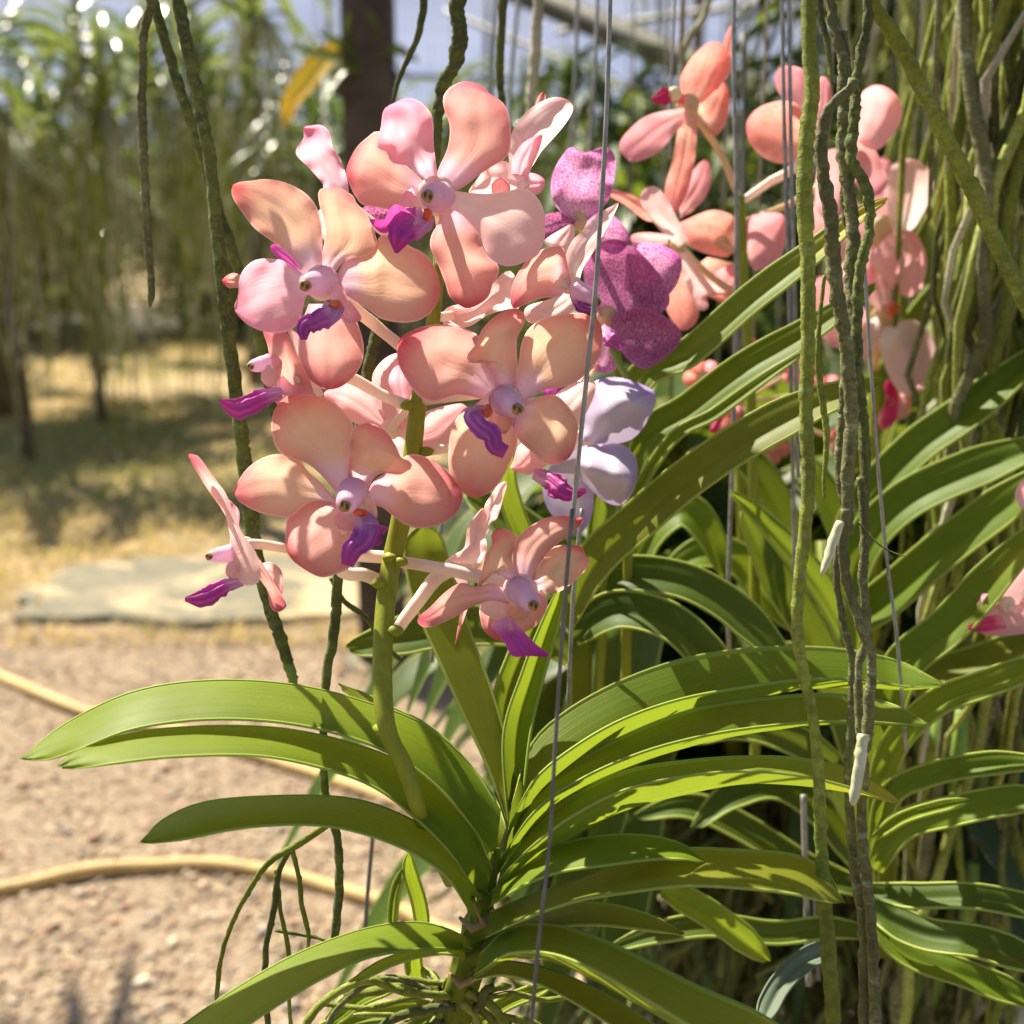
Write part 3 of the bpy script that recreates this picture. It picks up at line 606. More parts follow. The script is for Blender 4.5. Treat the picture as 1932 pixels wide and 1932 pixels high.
# ---- flower 7, side view left middle
d = D0 + .006
f = flower(M, T3, (900, 560), d, [(770, 765), (720, 745), (650, 710)], (D0 + .016, D0 + .016, D0 + .014, d), (22, 22, 24, 22), r=16)
petal(f, T3, [(700, 660), (680, 500), (650, 330), (620, 225), (700, 215), (780, 220), (880, 420), (1000, 690), (880, 720), (760, 700)], d - .004, -.004, .006, ROSY, 'sepal')
petal(f, T3, [(900, 480), (850, 340), (800, 220), (860, 230), (920, 330), (970, 560), (1070, 690), (1020, 710), (960, 640)], d + .004, .004, .003, PALE, 'sepal')
petal(f, T3, [(760, 560), (700, 610), (680, 700), (760, 800), (860, 720), (1000, 690), (900, 560)], d, -.002, .004, PINK)
mb = MB(); q = T3((665, 560)); ball(mb, P(*q, d - .006), px(d) * 16, 0, (1, .8, 1.3), None, 12, 8, .1, 1); mb.build('side_lobe', PALE, f)
column(f, T3, (700, 450), (520, 490), (d, d - .012), 19)
lip(f, T3, [(760, 690), (650, 710), (520, 770), (420, 800), (300, 750)], (d - .002, d - .010, d - .014), (22, 34, 40, 40, 10), LIPM)
# ---- flower 8, top right, seen from behind
d = D0 + .022
f = flower(M, T2, (1230, 860), d, [(832, 440), (900, 400)], (D0 + .022, D0 + .03, d), (18, 18, 20), r=22)
petal(f, T2, [(1180, 740), (1165, 620), (1190, 480), (1280, 340), (1400, 250), (1520, 210), (1620, 240), (1650, 300), (1600, 400), (1500, 520), (1410, 620), (1350, 720), (1290, 800)], d, -.004, -.005, PALE)
petal(f, T2, [(1350, 330), (1370, 250), (1395, 195), (1425, 175), (1445, 200), (1435, 260), (1400, 330)], d + .012, .005, .002, ROSY, 'sepal')
petal(f, T2, [(1200, 880), (1190, 700), (1270, 560), (1400, 490), (1420, 510), (1390, 620), (1330, 760), (1290, 900)], d - .006, -.002, .004, PINK, 'sepal')
petal(f, T2, [(1250, 920), (1100, 940), (870, 940), (950, 800), (1030, 700), (1130, 690), (1250, 740), (1330, 820), (1310, 920)], d - .002, -.004, -.006, PALE, 'sepal', ruf=2)
petal(f, T2, [(1240, 840), (1320, 780), (1400, 800), (1440, 850), (1400, 930), (1330, 940), (1260, 900)], d + .002, -.002, .003, PINK)
petal(f, T2, [(1040, 930), (1040, 860), (1090, 820), (1160, 840), (1180, 900), (1150, 940)], d - .009, -.002, .003, CORALP, 'side_lobe')
# ---- flower 9, right, side view
d = D0 + .016
f = flower(M, T2, (1620, 1600), d, [(818, 600), (880, 590), (980, 560)], (D0 + .02, D0 + .028, D0 + .028, d), (18, 20, 22, 24), r=22)
petal(f, T2, [(1560, 1700), (1380, 1725), (1200, 1790), (1190, 1650), (1240, 1520), (1350, 1390), (1480, 1330), (1570, 1330), (1600, 1430), (1620, 1520), (1640, 1600)], d - .004, -.006, .007, ROSY)
petal(f, T2, [(1620, 1560), (1590, 1420), (1640, 1290), (1730, 1200), (1830, 1090), (1930, 1030), (1990, 1000), (1960, 1080), (1870, 1250), (1780, 1400), (1720, 1500), (1690, 1620)], d, .003, -.005, PALE)
petal(f, T2, [(1600, 1480), (1500, 1340), (1430, 1290), (1560, 1200), (1650, 1165), (1660, 1280), (1640, 1420), (1650, 1520)], d + .008, .006, .003, PALE, 'sepal')
petal(f, T2, [(1620, 1640), (1480, 1720), (1320, 1770), (1280, 1830), (1330, 1900), (1500, 1900), (1620, 1840), (1700, 1740), (1690, 1650)], d + .004, .002, .004, PALE, 'sepal')
petal(f, T2, [(1240, 1800), (1150, 1800), (1000, 1850), (860, 1932), (700, 1932), (670, 1850), (720, 1780), (900, 1740), (1020, 1640), (1100, 1550), (1180, 1510), (1230, 1600), (1260, 1740)], d + .006, .004, -.004, PALE, 'sepal', ruf=2)
column(f, T2, (1680, 1660), (1830, 1745), (d, d - .006), 22)
lip(f, T2, [(1660, 1700), (1720, 1780), (1800, 1800)], (d, d - .004, d - .008), (20, 26, 12), LIPV)
# ---- flower 10, behind flower 3
d = D0 + .020
f = flower(M, T4, (1300, 1150), d, [(805, 852), (850, 845), (940, 840)], (D0 + .016, D0 + .02, D0 + .026, d), (18, 18, 20, 22), r=20)
petal(f, T4, [(1330, 1000), (1350, 840), (1500, 740), (1650, 735), (1645, 830), (1590, 960), (1530, 1040), (1450, 1120)], d - .004, -.004, .005, PALE)
petal(f, T4, [(1500, 760), (1540, 700), (1600, 620), (1680, 600), (1670, 640), (1600, 720), (1540, 790)], d + .002, .002, .002, PEACH)
petal(f, T4, [(1200, 1150), (1080, 1210), (1040, 1330), (1020, 1385), (1110, 1415), (1170, 1425), (1300, 1340), (1280, 1200)], d - .004, -.004, .005, BLUSH, 'sepal')
petal(f, T4, [(1250, 1100), (1300, 900), (1250, 780), (1380, 760), (1410, 780), (1400, 950), (1360, 1100)], d + .006, .004, .004, LIPV, 'sepal')
lip(f, T4, [(1190, 1420), (1300, 1460), (1400, 1540), (1480, 1570), (1585, 1545)], (d - .004, d - .012, d - .016), (20, 36, 44, 26, 8), LIPM)
# ---- flower 11, behind the spike
d = D0 + .036
f = flower(M, T3, (1570, 960), d, [(802, 690), (790, 740)], (D0 + .022, D0 + .03, d), (18, 18, 18), r=20)
petal(f, T3, [(1540, 960), (1400, 940), (1280, 900), (1160, 800), (1070, 690), (1240, 610), (1380, 650), (1460, 720), (1500, 820), (1570, 930)], d, -.005, .006, BLUSH)
petal(f, T3, [(1560, 950), (1480, 820), (1440, 700), (1440, 540), (1540, 420), (1660, 390), (1760, 480), (1780, 700), (1720, 900), (1620, 960)], d + .002, .002, .006, BLUSH, 'sepal')
petal(f, T3, [(1600, 960), (1720, 880), (1850, 820), (2000, 780), (2120, 770), (2140, 850), (2060, 1000), (1980, 1130), (1840, 1140), (1680, 1050)], d, -.004, .006, BLUSH)
petal(f, T3, [(1590, 970), (1700, 1050), (1740, 1170), (1680, 1300), (1560, 1300), (1480, 1150), (1530, 1000)], d + .003, .002, .006, PALE, 'sepal')
petal(f, T3, [(1640, 760), (1560, 620), (1580, 520), (1640, 480), (1720, 560), (1720, 700), (1700, 780)], d - .008, -.004, .003, PINK)
# ---- flower 12, behind flower 1
d = D0 + .034
f = flower(M, T1, (1240, 1000), d, [(826, 520), (740, 450)], (D0 + .022, D0 + .03, d), (18, 18, 18), r=18)
petal(f, T1, [(1080, 960), (1060, 860), (960, 740), (870, 650), (870, 590), (920, 520), (920, 440), (980, 425), (1050, 420), (1110, 470), (1140, 590), (1200, 680), (1250, 850), (1260, 980)], d, -.006, -.006, PINK, ruf=2)
petal(f, T1, [(930, 1560), (820, 1490), (720, 1410), (670, 1340), (720, 1310), (830, 1380), (900, 1470), (960, 1540)], d - .008, .001, .003, LIPM, 'lip')
petal(f, T1, [(520, 1680), (420, 1640), (360, 1640), (310, 1585), (380, 1530), (450, 1545), (540, 1600)], d - .004, .001, .003, ROSY, 'sepal')
petal(f, T1, [(1380, 1180), (1350, 1060), (1420, 1020), (1560, 1040), (1660, 1080), (1600, 1200), (1450, 1230)], d + .004, .004, .004, DARKP, 'sepal')
petal(f, T1, [(1300, 1000), (1180, 1040), (1060, 1040), (1020, 1120), (1080, 1300), (1240, 1420), (1380, 1300), (1400, 1100)], d + .002, .004, .004, PALE, 'sepal')
# ---- flower 13, curled, below flower 3
d = D0 + .030
f = flower(M, T6, (700, 540), d, [(748, 1190), (785, 1140), (830, 1085)], (D0 + .016, D0 + .02, D0 + .026, d), (24, 26, 30, 34), r=16)
petal(f, T6, [(660, 560), (560, 560), (490, 540), (560, 480), (640, 430), (660, 300), (700, 220), (780, 130), (810, 200), (800, 340), (810, 440), (760, 540)], d, -.004, -.008, PALE, ruf=2)
petal(f, T6, [(770, 330), (800, 200), (790, 120), (850, 20), (900, -50), (960, -60), (930, 60), (890, 200), (840, 250), (810, 330)], d + .004, .004, -.006, PALE, 'sepal', ruf=2)
petal(f, T6, [(700, 560), (740, 480), (800, 440), (810, 560), (790, 700), (740, 690), (690, 620)], d - .002, .004, .004, PEACH, 'sepal')
petal(f, T6, [(560, 640), (600, 720), (620, 860), (600, 980), (570, 1160), (590, 1100), (640, 960), (680, 820), (660, 660)], d + .004, .004, .003, ROSY, 'lip')

# ---- main orchid: leaves. each from base to tip
B = (935, 1600)
L = leaf
# left side
L(M, [(945, 1530), (885, 1440), (800, 1368), (700, 1328), (560, 1293), (400, 1284), (250, 1306), (120, 1368), (60, 1415), (38, 1431)],
     [(935, 1620), (850, 1510), (760, 1435), (650, 1388), (520, 1362), (380, 1358), (250, 1376), (150, 1414), (90, 1434), (42, 1433)],
     None, (.455, .450, .440, .425), (.014, .0, -.010), LEAFY)
L(M, [(930, 1640), (880, 1535), (800, 1465), (700, 1414), (550, 1377), (400, 1370), (260, 1382), (160, 1410), (120, 1432), (112, 1443)],
     [(912, 1700), (850, 1610), (780, 1540), (700, 1482), (600, 1447), (480, 1426), (330, 1428), (220, 1440), (150, 1450), (116, 1450)],
     None, (.452, .440, .425, .41), (.012, .0, -.008), LEAFY)
L(M, [(925, 1690), (865, 1610), (800, 1560), (720, 1522), (640, 1504), (520, 1502), (390, 1513), (310, 1545), (275, 1578), (266, 1588)],
     [(897, 1740), (850, 1662), (800, 1622), (740, 1592), (650, 1564), (560, 1556), (450, 1563), (350, 1583), (290, 1591), (268, 1590)],
     None, (.450, .435, .43, .42), (.012, -.002, -.008), LEAF)
L(M, [(900, 1780), (850, 1755), (780, 1740), (680, 1755), (560, 1800), (450, 1862), (330, 1945), (270, 1990)],
     [(895, 1800), (840, 1790), (780, 1792), (690, 1808), (600, 1850), (510, 1905), (420, 1965), (330, 2010)],
     None, (.450, .43, .41, .39), (.010, .0, -.008), LEAFY)
L(M, [(890, 1790), (850, 1782), (790, 1790), (720, 1812), (660, 1850)], [(885, 1812), (840, 1800), (790, 1806), (740, 1822), (670, 1856)], None, (.445, .43, .42), (.006, 0, -.004), LEAFY)
# the broad centre leaf and the upright ones
L(M, [(955, 1560), (930, 1500), (870, 1425), (810, 1370), (740, 1335), (690, 1310), (640, 1290)], [(920, 1660), (880, 1590), (850, 1530), (800, 1455), (750, 1400), (700, 1360), (645, 1300)], None, (.462, .470, .475), (.010, 0, -.008), LEAFO)
L(M, [(960, 1560), (930, 1470), (880, 1360), (830, 1250), (795, 1170), (770, 1090), (765, 1020), (800, 985)],
     [(985, 1500), (962, 1420), (930, 1310), (895, 1215), (870, 1140), (850, 1070), (830, 1010), (802, 985)], None, (.475, .50, .53), (.0, .006, .010), LEAFO)
L(M, [(950, 1500), (928, 1340), (960, 1230), (995, 1160), (1010, 1100)], [(975, 1480), (965, 1390), (1000, 1270), (1035, 1180), (1012, 1100)], None, (.485, .51, .53), (.0, .006, .0), LEAF)
L(M, [(960, 1560), (950, 1390), (985, 1270), (1020, 1180), (1048, 1120), (1058, 1105)], [(985, 1520), (1000, 1390), (1020, 1300), (1045, 1210), (1062, 1140), (1060, 1108)], None, (.475, .49, .50), (.0, .008, .0), LEAFY)
# right side: far edge, near edge, keel
L(M, [(965, 1520), (1000, 1410), (1060, 1348), (1160, 1290), (1280, 1246), (1400, 1225), (1500, 1221), (1600, 1227), (1700, 1250), (1780, 1290)],
     [(960, 1560), (1010, 1470), (1090, 1405), (1180, 1355), (1290, 1318), (1420, 1295), (1530, 1282), (1630, 1284), (1710, 1296), (1778, 1294)],
     [(955, 1590), (1020, 1495), (1100, 1435), (1190, 1385), (1300, 1345), (1420, 1318), (1530, 1300), (1630, 1298), (1710, 1302), (1778, 1296)],
     (.462, .48, .50, .52), (.026, .010, -.006), LEAF)
L(M, [(960, 1580), (1010, 1490), (1100, 1430), (1200, 1378), (1310, 1338), (1420, 1320), (1530, 1310), (1620, 1315), (1700, 1335), (1745, 1365)],
     [(945, 1620), (1010, 1530), (1100, 1468), (1210, 1420), (1320, 1390), (1430, 1372), (1540, 1362), (1630, 1362), (1700, 1366), (1742, 1368)],
     [(940, 1650), (1010, 1560), (1100, 1492), (1210, 1440), (1320, 1404), (1430, 1382), (1540, 1370), (1630, 1368), (1700, 1370), (1742, 1369)],
     (.455, .46, .47, .48), (.024, .008, -.008), LEAF)
L(M, [(945, 1640), (1000, 1570), (1080, 1500), (1180, 1455), (1280, 1437), (1390, 1428), (1500, 1430), (1600, 1450), (1665, 1485), (1695, 1512)],
     [(940, 1660), (1000, 1600), (1080, 1540), (1180, 1490), (1290, 1465), (1400, 1455), (1500, 1462), (1590, 1482), (1660, 1506), (1694, 1515)],
     [(930, 1700), (1000, 1632), (1080, 1580), (1180, 1530), (1290, 1500), (1400, 1480), (1500, 1482), (1590, 1494), (1660, 1510), (1694, 1516)],
     (.445, .44, .44, .45), (.022, .006, -.010), LEAFT)
L(M, [(930, 1680), (990, 1625), (1060, 1592), (1150, 1576), (1230, 1578), (1290, 1595), (1330, 1625)],
     [(925, 1710), (990, 1670), (1060, 1645), (1150, 1632), (1230, 1622), (1290, 1622), (1329, 1628)], None, (.440, .425, .42), (.016, .0, -.008), LEAFY)
L(M, [(925, 1720), (1000, 1690), (1090, 1660), (1180, 1625), (1280, 1602), (1400, 1604), (1500, 1614), (1560, 1645), (1590, 1700)],
     [(915, 1770), (1000, 1730), (1090, 1700), (1180, 1685), (1290, 1672), (1400, 1676), (1490, 1686), (1550, 1700), (1588, 1706)], None, (.435, .42, .41, .41), (.022, .004, -.010), LEAFO)
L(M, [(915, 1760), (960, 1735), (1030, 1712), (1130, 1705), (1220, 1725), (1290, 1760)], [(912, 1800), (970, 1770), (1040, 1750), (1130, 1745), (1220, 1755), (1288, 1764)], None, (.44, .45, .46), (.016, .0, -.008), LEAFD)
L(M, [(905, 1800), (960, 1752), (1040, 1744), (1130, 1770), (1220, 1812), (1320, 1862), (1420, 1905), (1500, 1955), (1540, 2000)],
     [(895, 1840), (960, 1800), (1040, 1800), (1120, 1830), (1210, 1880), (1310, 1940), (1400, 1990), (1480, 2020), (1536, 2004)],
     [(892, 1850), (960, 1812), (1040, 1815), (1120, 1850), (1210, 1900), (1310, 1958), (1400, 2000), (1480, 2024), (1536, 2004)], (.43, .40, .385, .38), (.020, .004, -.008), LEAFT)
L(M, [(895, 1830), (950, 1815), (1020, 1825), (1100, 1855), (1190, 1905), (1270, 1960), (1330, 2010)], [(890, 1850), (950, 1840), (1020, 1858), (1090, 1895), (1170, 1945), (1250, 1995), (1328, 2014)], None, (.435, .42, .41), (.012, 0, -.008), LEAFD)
# woody stem under the leaves
mb = MB(); A = crom([(935, 1600), (930, 1630), (920, 1665), (900, 1740), (880, 1830), (855, 1930), (830, 2010)], 40)
tube(mb, [P(a[0], a[1], D0 + .006) for a in A], [px(D0) * q for q in np.interp(np.linspace(0, 1, 40), [0, .3, .5, .75, 1], [10, 26, 30, 32, 30])], 16, .25, 4)
mb.build('stem', LEAFO, M)
for k, (x, y, w_) in enumerate(((905, 1700, 22), (890, 1745, 26), (878, 1800, 24), (868, 1850, 24))):
    mb = MB(); tube(mb, [P(x - 24 + k, y - 14, D0 - .002), P(x, y + 8, D0 - .006), P(x + 26, y - 8, D0 - .002), P(x + 40, y - 30, D0 + .004)], [px(D0) * q for q in (3, w_ * .36, w_ * .42, 4)], 8, .3, k)
    mb.build('leaf_sheath', DRYLEAF if k % 2 else LEAFO, M)
L(M, [(908, 1745), (898, 1720), (893, 1700), (884, 1690)], [(920, 1750), (905, 1725), (896, 1702), (886, 1690)], None, (.436, .43), (0, 0, 0), DRYLEAF, n=12, rim=False, name='leaf_sheath')
# roots of the main orchid
for k, (pts, w_, m_) in enumerate([
    ([(850, 1880), (760, 1870), (700, 1850), (650, 1865), (600, 1900), (560, 1960)], 18, ROOTG),
    ([(850, 1900), (790, 1860), (720, 1848), (660, 1880), (620, 1930), (610, 1990)], 12, ROOTB),
    ([(860, 1900), (800, 1905), (730, 1930), (690, 1990)], 20, ROOTD), ([(880, 1870), (930, 1900), (960, 1950), (990, 2000)], 20, ROOTG),
    ([(870, 1890), (900, 1930), (890, 2000)], 20, ROOTL), ([(840, 1930), (760, 1960), (700, 2010)], 24, ROOTD)]):
    roots(pts, (.45, .43 + .01 * k), w_, m_, parent=M, name='root', seed=k)

for k, (C, w_, m_) in enumerate([([(800, 1760), (790, 1700), (775, 1650), (770, 1610)], 26, LEAFY), ([(740, 1750), (745, 1690), (760, 1640)], 16, LEAF), ([(800, 1880), (780, 1820), (790, 1790)], 30, LEAFY), ([(900, 1930), (960, 1890), (1040, 1860)], 26, LEAFY), ([(620, 1930), (680, 1880), (760, 1850)], 34, LEAFY), ([(760, 1950), (820, 1910), (870, 1900)], 28, LEAF), ([(580, 1960), (700, 1915), (820, 1895)], 36, LEAFY)]):
    sleaf(M, C, w_, (.50, .49), mat=m_, n=20)
rq = random.Random(4)
for k in range(16):
    x0, y0 = rq.uniform(820, 900), rq.uniform(1850, 1930); a_ = rq.uniform(-2.9, -.2) if k % 2 else rq.uniform(.2, 2.9); pts = [(x0, y0)]
    for q in range(4): a_ += rq.uniform(-.7, .7); pts.append((pts[-1][0] + 62 * math.cos(a_), max(1800, pts[-1][1] + 34 * math.sin(a_) + 14)))
    roots(pts, (.462, .47 + rq.uniform(-.03, .03)), rq.uniform(9, 20), rq.choice([ROOTD, ROOTG, ROOTG, ROOTD, ROOTL]), parent=M, name='root', seed=k + 40)
# ================================================================ loose roots hanging in front
def rt(*a, **k): return roots(*a, **k)
rt([(288, -60), (287, 0), (272, 60), (268, 150), (269, 250), (274, 350), (279, 450), (286, 540), (283, 580)], (.50, .52), (22, 18, 18, 20, 12), ROOTB, 'thin knobbly root with a pale tip, leftmost of the hanging roots', seed=1, wob=.5)
rt([(275, -60), (300, 40), (340, 170), (380, 290), (415, 400), (450, 510), (485, 620), (505, 720), (530, 830)], (.53, .57), (20, 22, 22, 24, 22), ROOTD, 'dark slanting root crossing behind the thick mossy one on the left', seed=2)
rt([(325, -60), (340, 20), (370, 170), (395, 300), (408, 420), (420, 540), (434, 660), (452, 800), (468, 930), (480, 1030), (505, 1130), (530, 1210), (548, 1262)], (.49, .50), (26, 28, 28, 30, 32, 32, 26), ROOTD, 'long thick mossy root running down beside the left flowers to the top leaf', seed=3, wob=.3)
rt([(544, 1250), (550, 1275), (556, 1315)], (.50, .50), (24, 22, 14), TIPG, 'bright green growing tip of the long thick mossy root', seed=4, name='root_tip')
rt([(740, 560), (715, 620), (695, 700), (680, 800), (665, 900), (650, 1000), (638, 1100), (630, 1190), (614, 1290), (610, 1400), (614, 1490), (636, 1580), (640, 1680), (630, 1780)], (.50, .485), (24, 26, 24, 22, 18, 18, 18), ROOTD, 'long dark root passing behind the lower left flower and the left leaves', seed=5)
rt([(625, 1090), (645, 1130), (690, 1165), (720, 1210), (760, 1250)], (.52, .54), (12, 12, 10), ROOTD, 'short crooked root behind the flower spike', seed=6)
rt([(802, -50), (798, 20), (788, 70), (765, 120), (748, 165), (735, 215)], (.55, .56), (16, 16, 12, 8), ROOTD, 'thin curved root above the topmost flower', seed=7)
rt([(862, -50), (864, 20), (868, 80), (855, 125), (835, 165), (826, 230), (822, 330)], (.52, .53), (32, 34, 34, 26, 20, 18), ROOTD, 'thick mossy root bent behind the topmost flower', seed=8, wob=.45)
rt([(952, -50), (948, 40), (943, 120), (946, 200), (950, 300)], (.60, .62), (18, 18, 16), ROOTD, 'dark straight root right of the topmost flower', seed=9)
rt([(1018, -50), (1014, 40), (1008, 120), (1003, 180), (1000, 260)], (.75, .75), (22, 24, 20), ROOTP, 'pale straight root beside the white pink flower at the top', seed=10)
rt([(1342, -40), (1330, 30), (1300, 70), (1288, 110), (1284, 170)], (.85, .85), (16, 14, 10), ROOTP, 'pale thin root curling above the salmon flower', seed=11)
rt([(1528, -60), (1526, 60), (1532, 170), (1521, 270), (1518, 380), (1524, 500), (1524, 640), (1521, 780), (1526, 900), (1520, 990), (1509, 1090), (1504, 1190), (1516, 1270), (1533, 1350), (1543, 1440), (1548, 1550), (1553, 1660), (1562, 1780), (1570, 1900), (1574, 1990)], (.43, .42), (32, 34, 36, 32, 30, 30, 26, 24, 28, 32, 34), ROOTG, 'long green root hanging full height in front of the right leaves', seed=12, wob=.2)
rt([(1555, 520), (1548, 590), (1543, 660), (1546, 720), (1556, 780), (1560, 840), (1555, 900), (1556, 945)], (.44, .44), (8, 10, 14, 15, 12, 8), ROOTG, 'thin green side root close beside the long green root', seed=13)
gk = 'grey roots twisted together on the right'
rt([(1560, -50), (1572, 40), (1590, 110), (1592, 190), (1590, 280), (1600, 360), (1610, 440), (1604, 520), (1612, 600), (1620, 700)], (.47, .46), (22, 24, 30, 28, 26, 24), ROOTB, 'dark grey root running straight through the twisted bundle from the top', gk, seed=14, wob=.5)
rt([(1612, 150), (1604, 170), (1580, 190), (1560, 215), (1550, 270), (1553, 330), (1566, 400), (1572, 470), (1578, 540), (1590, 610), (1600, 690), (1606, 800), (1598, 900), (1600, 990)], (.44, .45), (22, 26, 32, 32, 30, 30, 30, 28), ROOTB, 'stout grey-green root of the bundle bending left below its broken top', gk, seed=15, wob=.4)
rt([(1640, -50), (1636, 40), (1620, 120), (1612, 220), (1606, 300), (1625, 330), (1640, 380), (1640, 440), (1624, 500), (1618, 570), (1616, 640), (1622, 740), (1632, 840), (1630, 950)], (.46, .455), (20, 22, 24, 22, 24, 22, 24), ROOTD, 'dark root of the bundle bowing out to the right in a loop', gk, seed=16, wob=.5)
rt([(1590, 60), (1600, 160), (1602, 260), (1594, 340), (1598, 420), (1620, 480), (1612, 560), (1598, 640), (1592, 760), (1584, 860), (1592, 940), (1606, 1010)], (.47, .47), (18, 22, 20, 20, 22, 20), ROOTB, 'thinner grey root woven through the middle of the bundle', gk, seed=17, wob=.5)
rt([(1596, 960), (1590, 1030), (1598, 1090), (1614, 1150), (1630, 1200), (1645, 1240), (1640, 1330), (1634, 1420)], (.44, .44), (20, 22, 20, 22, 24), ROOTB, 'ringed grey root below the bundle bending right above the arched leaf', gk, seed=18, wob=.4)
rt([(1625, 900), (1632, 1000), (1628, 1100), (1636, 1190), (1620, 1260), (1622, 1360), (1630, 1460), (1626, 1560), (1640, 1700), (1648, 1820), (1652, 1980)], (.455, .445), (22, 20, 18, 20, 22, 24, 26), ROOTB, 'long grey root running from the bundle to the bottom edge, right of its twin', gk, seed=19, wob=.35)
rt([(1582, 1000), (1578, 1090), (1590, 1170), (1606, 1240), (1606, 1350), (1600, 1450), (1604, 1540), (1612, 1640), (1628, 1740), (1632, 1850), (1630, 1980)], (.46, .45), (14, 16, 16, 18, 22, 26, 24), ROOTB, 'long grey root running from the bundle to the bottom edge, left of its twin', gk, seed=20, wob=.35)
rt([(1586, 985), (1572, 1020), (1560, 1060), (1550, 1086)], (.435, .43), (18, 22, 20, 14), TIPW, 'white blunt root tip pointing down left from the bundle', name='root_tip', seed=21)
rt([(1628, 1385), (1624, 1430), (1615, 1480), (1609, 1520)], (.435, .432), (22, 26, 26, 20), TIPW, 'cream blunt root tip lying against the lower grey roots', name='root_tip', seed=22)
rt([(1620, 985), (1650, 1020), (1680, 1040), (1715, 1052)], (.45, .44), (5, 4, 3), ROOTD, 'hair-thin dark tendril sticking out of the bundle', seed=23)
rt([(1622, -60), (1650, 10), (1700, 90), (1750, 190), (1800, 290), (1840, 370), (1885, 470), (1930, 560), (1980, 650)], (.50, .52), (30, 34, 36, 36, 38), ROOTG, 'thick root slanting across the root curtain at the upper right', seed=24, wob=.3)
rt([(1545, -50), (1548, 20), (1560, 80), (1570, 160)], (.50, .49), (14, 14, 10), ROOTD, 'short dark root beside the top of the bundle', seed=25)
gb = 'roots dangling over the gravel at the lower left'
rt([(665, 1530), (630, 1548), (598, 1570), (560, 1595), (510, 1625), (470, 1680), (435, 1750), (415, 1820), (408, 1890)], (.46, .47), (16, 16, 12, 10, 10), ROOTG, 'mossy root arching left and down over the gravel', gb, seed=26)
rt([(545, 1605), (525, 1650), (518, 1710), (503, 1780), (500, 1850), (508, 1960)], (.47, .47), (12, 14, 14, 12), ROOTD, 'dark root dropping straight to the bottom edge over the gravel', gb, seed=27)
rt([(550, 1600), (565, 1660), (570, 1710), (582, 1760), (580, 1800)], (.47, .47), (11, 11, 9), ROOTG, 'short mossy root right of the straight dark one over the gravel', gb, seed=28)
rt([(520, 1640), (530, 1720), (545, 1800), (545, 1880), (550, 1960)], (.475, .475), (9, 10, 8), ROOTG, 'slim mossy root between two others over the gravel', gb, seed=29)
rt([(520, 1755), (560, 1762), (600, 1770), (640, 1790)], (.48, .48), (9, 8, 6), ROOTD, 'short root lying crosswise over the dangling ones', gb, seed=30)

# ================================================================ wires
def wire(pts, d, w_, label, mat=WIRE):
    n = 30; A = crom(pts, n); dl = np.linspace(d[0], d[1], n); mb = MB()
    pth = [P(a[0], a[1], q) for a, q in zip(A, dl)]; tube(mb, pth, [px(q) * w_ / 2 for q in dl], 8)
    o = tag(mb.build('hanging_wire', mat), label, 'wire', 'steel wires the orchids hang from'); recentre(o, pth[0])
wire([(1153, -60), (1144, 220), (1132, 420), (1122, 560), (1098, 800), (1078, 1000)], (.44, .44), 9, 'bright steel wire in front of the purple flower')
wire([(1080, 960), (1062, 1180), (1048, 1400), (1036, 1600), (1018, 1760), (1000, 1960)], (.40, .39), 8, 'dark wire crossing in front of the right leaves down to the bottom edge', WIRED)
wire([(1098, 960), (1082, 1120), (1072, 1330)], (.52, .52), 8, 'pale wire just right of the dark wire above the tan rock')
wire([(1130, -60), (1122, 150), (1112, 300)], (.8, .8), 8, 'thin grey wire just left of the bright steel wire at the top')
wire([(1092, -60), (1085, 150), (1076, 300)], (.9, .9), 8, 'faint grey wire beside the white pink flower at the top')
wire([(1276, -60), (1268, 120), (1264, 300)], (.7, .7), 6, 'thin wire left of the salmon flower at the top')
wire([(1386, -60), (1384, 100), (1390, 420), (1384, 800), (1374, 1120), (1376, 1230)], (.60, .62), 9, 'grey wire running down behind the salmon flowers')
wire([(1402, 60), (1404, 300), (1400, 700), (1398, 1200)], (.9, .9), 9, 'dull wire right behind the wire by the salmon flowers', WIRED)
wire([(1474, -60), (1480, 250), (1490, 600), (1498, 1000), (1500, 1200)], (.58, .60), 8, 'left one of the two close wires beside the long green root')
wire([(1488, -60), (1492, 250), (1500, 600), (1506, 900)], (.58, .59), 8, 'right one of the two close wires beside the long green root')
wire([(1630, 480), (1645, 720), (1660, 920), (1676, 1080), (1692, 1200), (1710, 1420)], (.50, .52), 7, 'wire right of the twisted roots ending behind the arched leaf')
wire([(1516, 1500), (1520, 1650), (1526, 1860)], (.60, .60), 12, 'short wire behind the lower part of the long green root')
wire([(1538, 1680), (1542, 1780), (1545, 1850)], (.62, .62), 8, 'short dark wire beside the lower end of the long green root', WIRED)
wire([(940, -60), (930, 100), (925, 260)], (1.0, 1.0), 9, 'blurred wire left of the dark straight root at the top')
wire([(985, -60), (968, 100), (958, 260)], (1.0, 1.0), 8, 'slanting wire between the dark and the pale straight roots')
wire([(705, 1560), (694, 1680), (688, 1760)], (.6, .6), 8, 'short wire above the lower left leaf over the gravel', WIRED)
wire([(836, 960), (826, 1060), (815, 1250)], (.60, .60), 8, 'wire between the flower spike and the lower right flower')
wire([(1448, 1100), (1446, 1180), (1440, 1300)], (.8, .8), 7, 'short grey wire among the dark leaves in the middle')

# ================================================================ neighbouring orchids on the right
def stemline(parent, pts, d, w_, mat=SPIKE, name='flower_spike'):
    n = 40; A = crom(pts, n); dl = np.linspace(d[0], d[1], n); mb = MB()
    tube(mb, [P(a[0], a[1], q) for a, q in zip(A, dl)], [px(q) * w_ / 2 for q in dl], 12, .15, 3); return mb.build(name, mat, parent)
